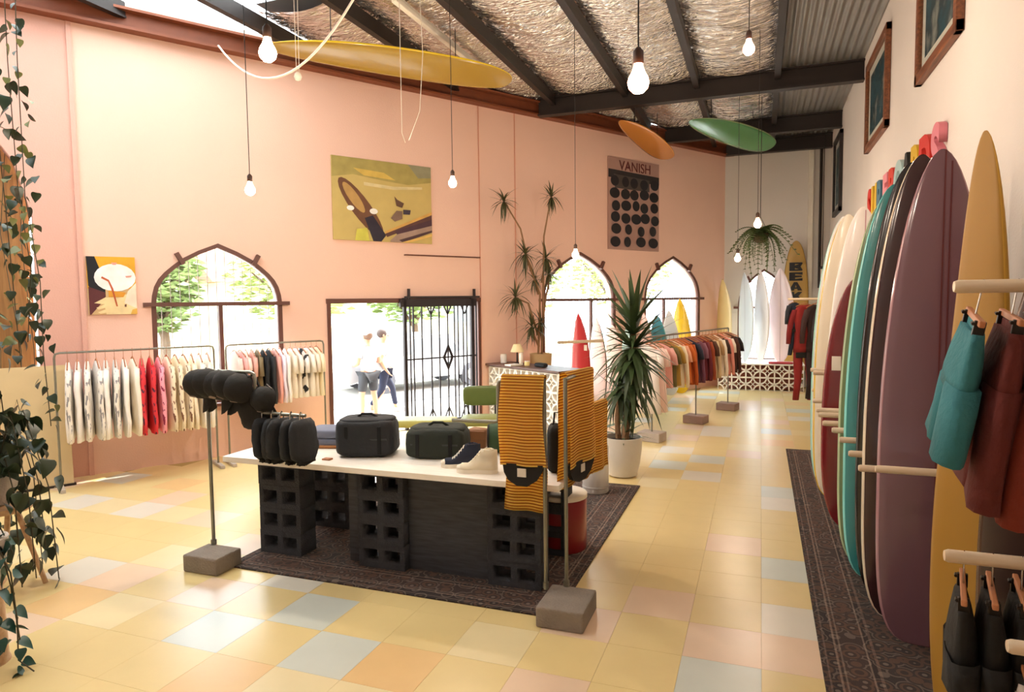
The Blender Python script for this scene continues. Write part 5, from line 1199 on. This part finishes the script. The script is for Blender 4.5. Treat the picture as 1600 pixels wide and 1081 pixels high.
# ================================================================== PENDANT BULBS AND CABLES
m_bulb = M('lit_bulb', 'ffd9b0', vary=0, emit=18.0)
m_bulbw = M('lit_bulb_warm', 'ffb08a', vary=0, emit=14.0)
m_sock = M('socket', '4a342a', rough=.5, vary=0)
def pendant(label, p, r=.042, mat=None, watts=20):
    x, y, z = p; t = thing('pendant_bulb', label, 'bulb', (x, y, z))
    b = B(); b.lathe([(.001, -r), (r * .5, -r * .87), (r * .87, -r * .5), (r, 0), (r * .9, r * .45), (r * .6, r * 1.0), (r * .42, r * 1.5), (r * .4, r * 1.8)], 20); b.build('glass', mat or m_bulb, t, smooth='all')
    b = B(); b.lathe([(r * .42, r * 1.7), (r * .5, r * 1.8), (r * .5, r * 2.8), (r * .2, r * 3.2)], 14); b.build('socket', m_sock, t, smooth=True)
    top = ZC - .05
    l = D.lights.new('bulb_light', 'POINT'); l.energy = watts; l.color = (1.0, .84, .68); l.shadow_soft_size = .04
    lo = D.objects.new('bulb_light', l); COL.objects.link(lo); lo.parent = t; lo.location = (0, 0, -r - .05)
    b = B(); b.tube([(0, 0, r * 3.1), (0, 0, top - z)], .0035, 5); b.build('cord', m_cord, t)
pendant('lit bulb on a black cord at upper left, before the yellow slung board', (-2.22, 2.69, 3.19), watts=11)
pendant('lit bulb on a long cord above the first arched window', (-4.0, 4.57, 2.94), watts=26)
pendant('lit bulb on a long cord right of the golden photo poster', (-2.94, 6.27, 3.19), watts=32)
pendant('large glowing reddish bulb high in the middle of the picture', (-.49, 2.88, 2.90), .045, m_bulbw, 9)
pendant('glowing bulb high on the right under the foil roof', (-.11, 5.66, 3.92), .045, m_bulbw, 17)
pendant('lit bulb just above the second arched window', (-2.23, 8.41, 2.57), .045, None, 10)
pendant('lit bulb right in front of the hanging fern', (-.05, 9.67, 2.98), .05, m_bulbw, 12)
pendant('small lit bulb low left of the hanging fern', (-.36, 11.67, 2.64), .05, None, 8)
def cable(name, label, pts, r, mat, cat='cable'):
    b = B(); b.tube(pts, r, 6); return tag(b.build(name, mat, smooth='all'), label, cat)
pA, pB = W(1.55, -.25, 5.2), Vector((-2.4, 4.75, 5.45)); pm = []
for i in range(25):
    u = i / 24; q = pA.lerp(pB, u); q.z -= 4 * u * (1 - u) * .95; pm.append(q)
cable('swag_cable', 'thick white cable sagging in a loop below the roof at upper left', pm, .012, m_whitecord)
cable('thin_cord', 'thin pale cord hanging straight down near the golden poster', [(-3.02, 5.4, 5.5), (-3.02, 5.4, 3.5), (-3.0, 5.42, 3.42)], .003, m_whitecord, 'cord')
cable('thin_cord', 'thin pale cord curving to a hook beside the straight cord', [(-2.9, 5.5, 5.5), (-2.85, 5.5, 4.2), (-2.88, 5.48, 3.7), (-2.97, 5.43, 3.44)], .003, m_whitecord, 'cord')
hk = thing('string_pull', 'small white pull knob on a double string before the yellow slung board', 'pull', (-2.73, 3.58, 3.41))
b = B(); b.tube([(-.01, 0, .02), (-.02, 0, 2.1)], .002, 4); b.tube([(.01, 0, .02), (.03, 0, 2.1)], .002, 4); b.build('string', m_whitecord, hk)
b = B(); b.lathe([(.004, .03), (.018, .02), (.024, 0), (.016, -.02), (.001, -.026)], 14); b.build('knob', m_cream, hk, smooth='all')

# ================================================================== VINES AT THE LEFT
def heart(L, mat, name='leaf'):
    b = B(); o = [(.1, 0), (.0, .2), (.0, .36), (.08, .48), (.22, .52), (.4, .47), (.6, .34), (.8, .17), (1.0, 0)]
    up = [(x * L, y * L * .8, -.25 * L * (x - .3) ** 2 + .12 * L * y) for x, y in o]; dn = [(x, -y, z) for x, y, z in up]
    mid = [(x * L, 0, -.25 * L * (x - .3) ** 2) for x, _ in o]
    b.ring_loft([up, mid, dn], cap=False, closed=False); return b.mesh(name, mat, smooth='all')
m_ivy = M('ivy_green', '24331c', rough=.4, vary=.45, scale=5); m_ivy2 = M('pale_ivy', '6a6e38', rough=.45, vary=.3); m_teal = M('pothos_green', '1f4a40', rough=.4, vary=.25)
hv = [heart(.11, m_ivy), heart(.10, m_ivy), heart(.09, m_ivy2)]; hv_t = heart(.085, m_teal)
def vine(root, pts, n, rg, meshes, s0=.6, s1=1.1, spread=.06):
    b = B(); b.tube(pts, .004, 5); b.build('stem', M('vine_stem', '3a3420', rough=.8), root)
    P = [Vector(p) for p in pts]
    for k in range(n):
        u = (k + rg.random()) / n * (len(P) - 1); i = min(int(u), len(P) - 2); q = P[i].lerp(P[i + 1], u - i) + Vector((rg.uniform(-1, 1), rg.uniform(-1, 1), rg.uniform(-.5, .5))) * spread
        o = obj('leaf', rg.choice(meshes), root, loc=q); o.rotation_euler = (rg.uniform(-.9, .9), rg.uniform(.3, 1.5), rg.uniform(0, 6.28)); s = rg.uniform(s0, s1); o.scale = (s, s, s)
rg = random.Random(21)
iv = thing('trailing_ivy', 'long trailing ivy hanging down before the left arch', 'plant', (-5.7, 3.85, 0))
b = B(); b.lathe([(.1, 5.02), (.14, 5.06), (.16, 5.25), (.15, 5.25), (.001, 5.2)], 18); b.build('basket', m_bark, iv)
for k in range(3): 
    b = B(); b.tube([(.15 * cos(k * 2.1), .15 * sin(k * 2.1), 5.25), (0, 0, 5.56)], .004, 4); b.build('cord', m_cord, iv)
vine(iv, [(.05, .03, 5.25), (.0, .03, 4.0), (.04, .0, 2.9), (.13, .02, 2.2), (.12, .02, 1.6), (.16, .02, 1.0)], 60, rg, hv, .6, 1.0, .07)
vine(iv, [(-.05, 0, 5.25), (-.1, .02, 4.0), (-.04, .0, 3.0), (.03, .02, 2.3), (-.03, .0, 1.7)], 50, rg, hv, .7, 1.1, .09)
vine(iv, [(-.1, -.03, 5.2), (-.2, -.04, 3.8), (-.16, -.02, 2.6), (-.13, 0, 1.5)], 45, rg, hv, .8, 1.3, .1)
ps = thing('plant_stand', 'wooden stand with slanting legs under the dark leafy plant at the left edge', 'stand', (-5.02, 3.12, 0))
for sx in (-1, 1):
    for sy in (-1, 1):
        b = B(); b.tube([(sx * .03 - .05, sy * .1, .58), (sx * .05 + .14 if sx > 0 else -.25, sy * .15, 0)], [.02, .017], 8); b.build('leg', m_wood, ps)
b = B(); b.lathe([(.18, .56), (.19, .57), (.19, .60), (.001, .605)], 20); b.build('shelf', m_wood, ps)
ip = thing('bushy_ivy', 'dark bushy ivy in a pot on the slanting wooden stand at the left edge', 'plant', (-5.06, 3.12, .61))
b = B(); b.lathe([(.1, 0), (.14, .2), (.13, .2), (.001, .17)], 20); b.build('pot', m_concl, ip, smooth=True)
for k in range(12):
    a = k * .55; q = .24 + .1 * rg.random()
    vine(ip, [(0, 0, .2), (cos(a) * q * .6, sin(a) * q * .6, .34 + .5 * rg.random()), (cos(a) * q, sin(a) * q, .1), (cos(a) * q * 1.1, sin(a) * q * 1.1, -.3 - .35 * rg.random())], 22, rg, hv[:2] + hv[:1], .8, 1.35, .07)
po = thing('trailing_pothos', 'blue-green trailing plant with heart leaves at the bottom left corner', 'plant', (-3.84, 2.38, 0))
b = B(); b.lathe([(.1, 0), (.13, .02), (.16, .26), (.15, .26), (.001, .23)], 20, c=(-.24, 0, .45)); b.build('pot', m_concl, po, smooth=True)
b = B(); b.lathe([(.14, 0), (.13, .02), (.12, .43), (.14, .45)], 20, c=(-.24, 0, 0)); b.build('pedestal', m_wood, po, smooth=True)
for pts, n in (([(-.2, 0, .68), (-.1, .02, .72), (.02, .02, .55), (.05, .02, .3), (.04, .02, .06), (.16, .02, .02)], 13), ([(-.2, 0, .68), (-.12, .05, .75), (-.03, .05, .45), (.0, .06, .15)], 12), ([(-.2, 0, .7), (-.2, .1, .8), (-.1, .12, .6)], 8), ([(-.2, 0, .68), (-.06, -.05, .6), (.0, -.05, .35), (.0, -.05, .12)], 10)):
    vine(po, pts, n, rg, [hv_t], .7, 1.2, .035)
pn = wall_thing('leaning_board', 'plain tan board leaning on the rose wall behind the trailing ivy', 'board', (-.52, -.34, 0))
b = B(); b.box((0, .06, .66), (.62, .03, 1.36), rot=Rx(rad(-7)), bevel=.003); b.build('sheet', M('tan_board', 'cdb488', rough=.8, vary=.08), pn)
b = B(); b.box((0, -.03, .012), (.66, .05, .024)); b.build('foot_strip', m_dark, pn)
# timber lining seen through the left arch
b = B(); b.box((-1.4, .34, 2.6), (1.9, .04, 5.2)); o = b.build('trim_8', wood_mat('arch_timber', 'a87c48', '8a6034', sc=(14, 14, 1))); o.location = P0; o.rotation_euler = (0, 0, PHI); struct(o)
ic = wall_thing('climbing_ivy', 'ivy climbing the timber inside the tall left arch', 'plant', (-.75, .2, 0))
for k in range(4):
    x = -.28 + .18 * k; vine(ic, [(x, 0, .05), (x + .08 * sin(k), -.02, 1.5), (x - .05, 0, 2.8), (x + .06, -.01, 4.0)], 26, rg, hv, .8, 1.3, .08)
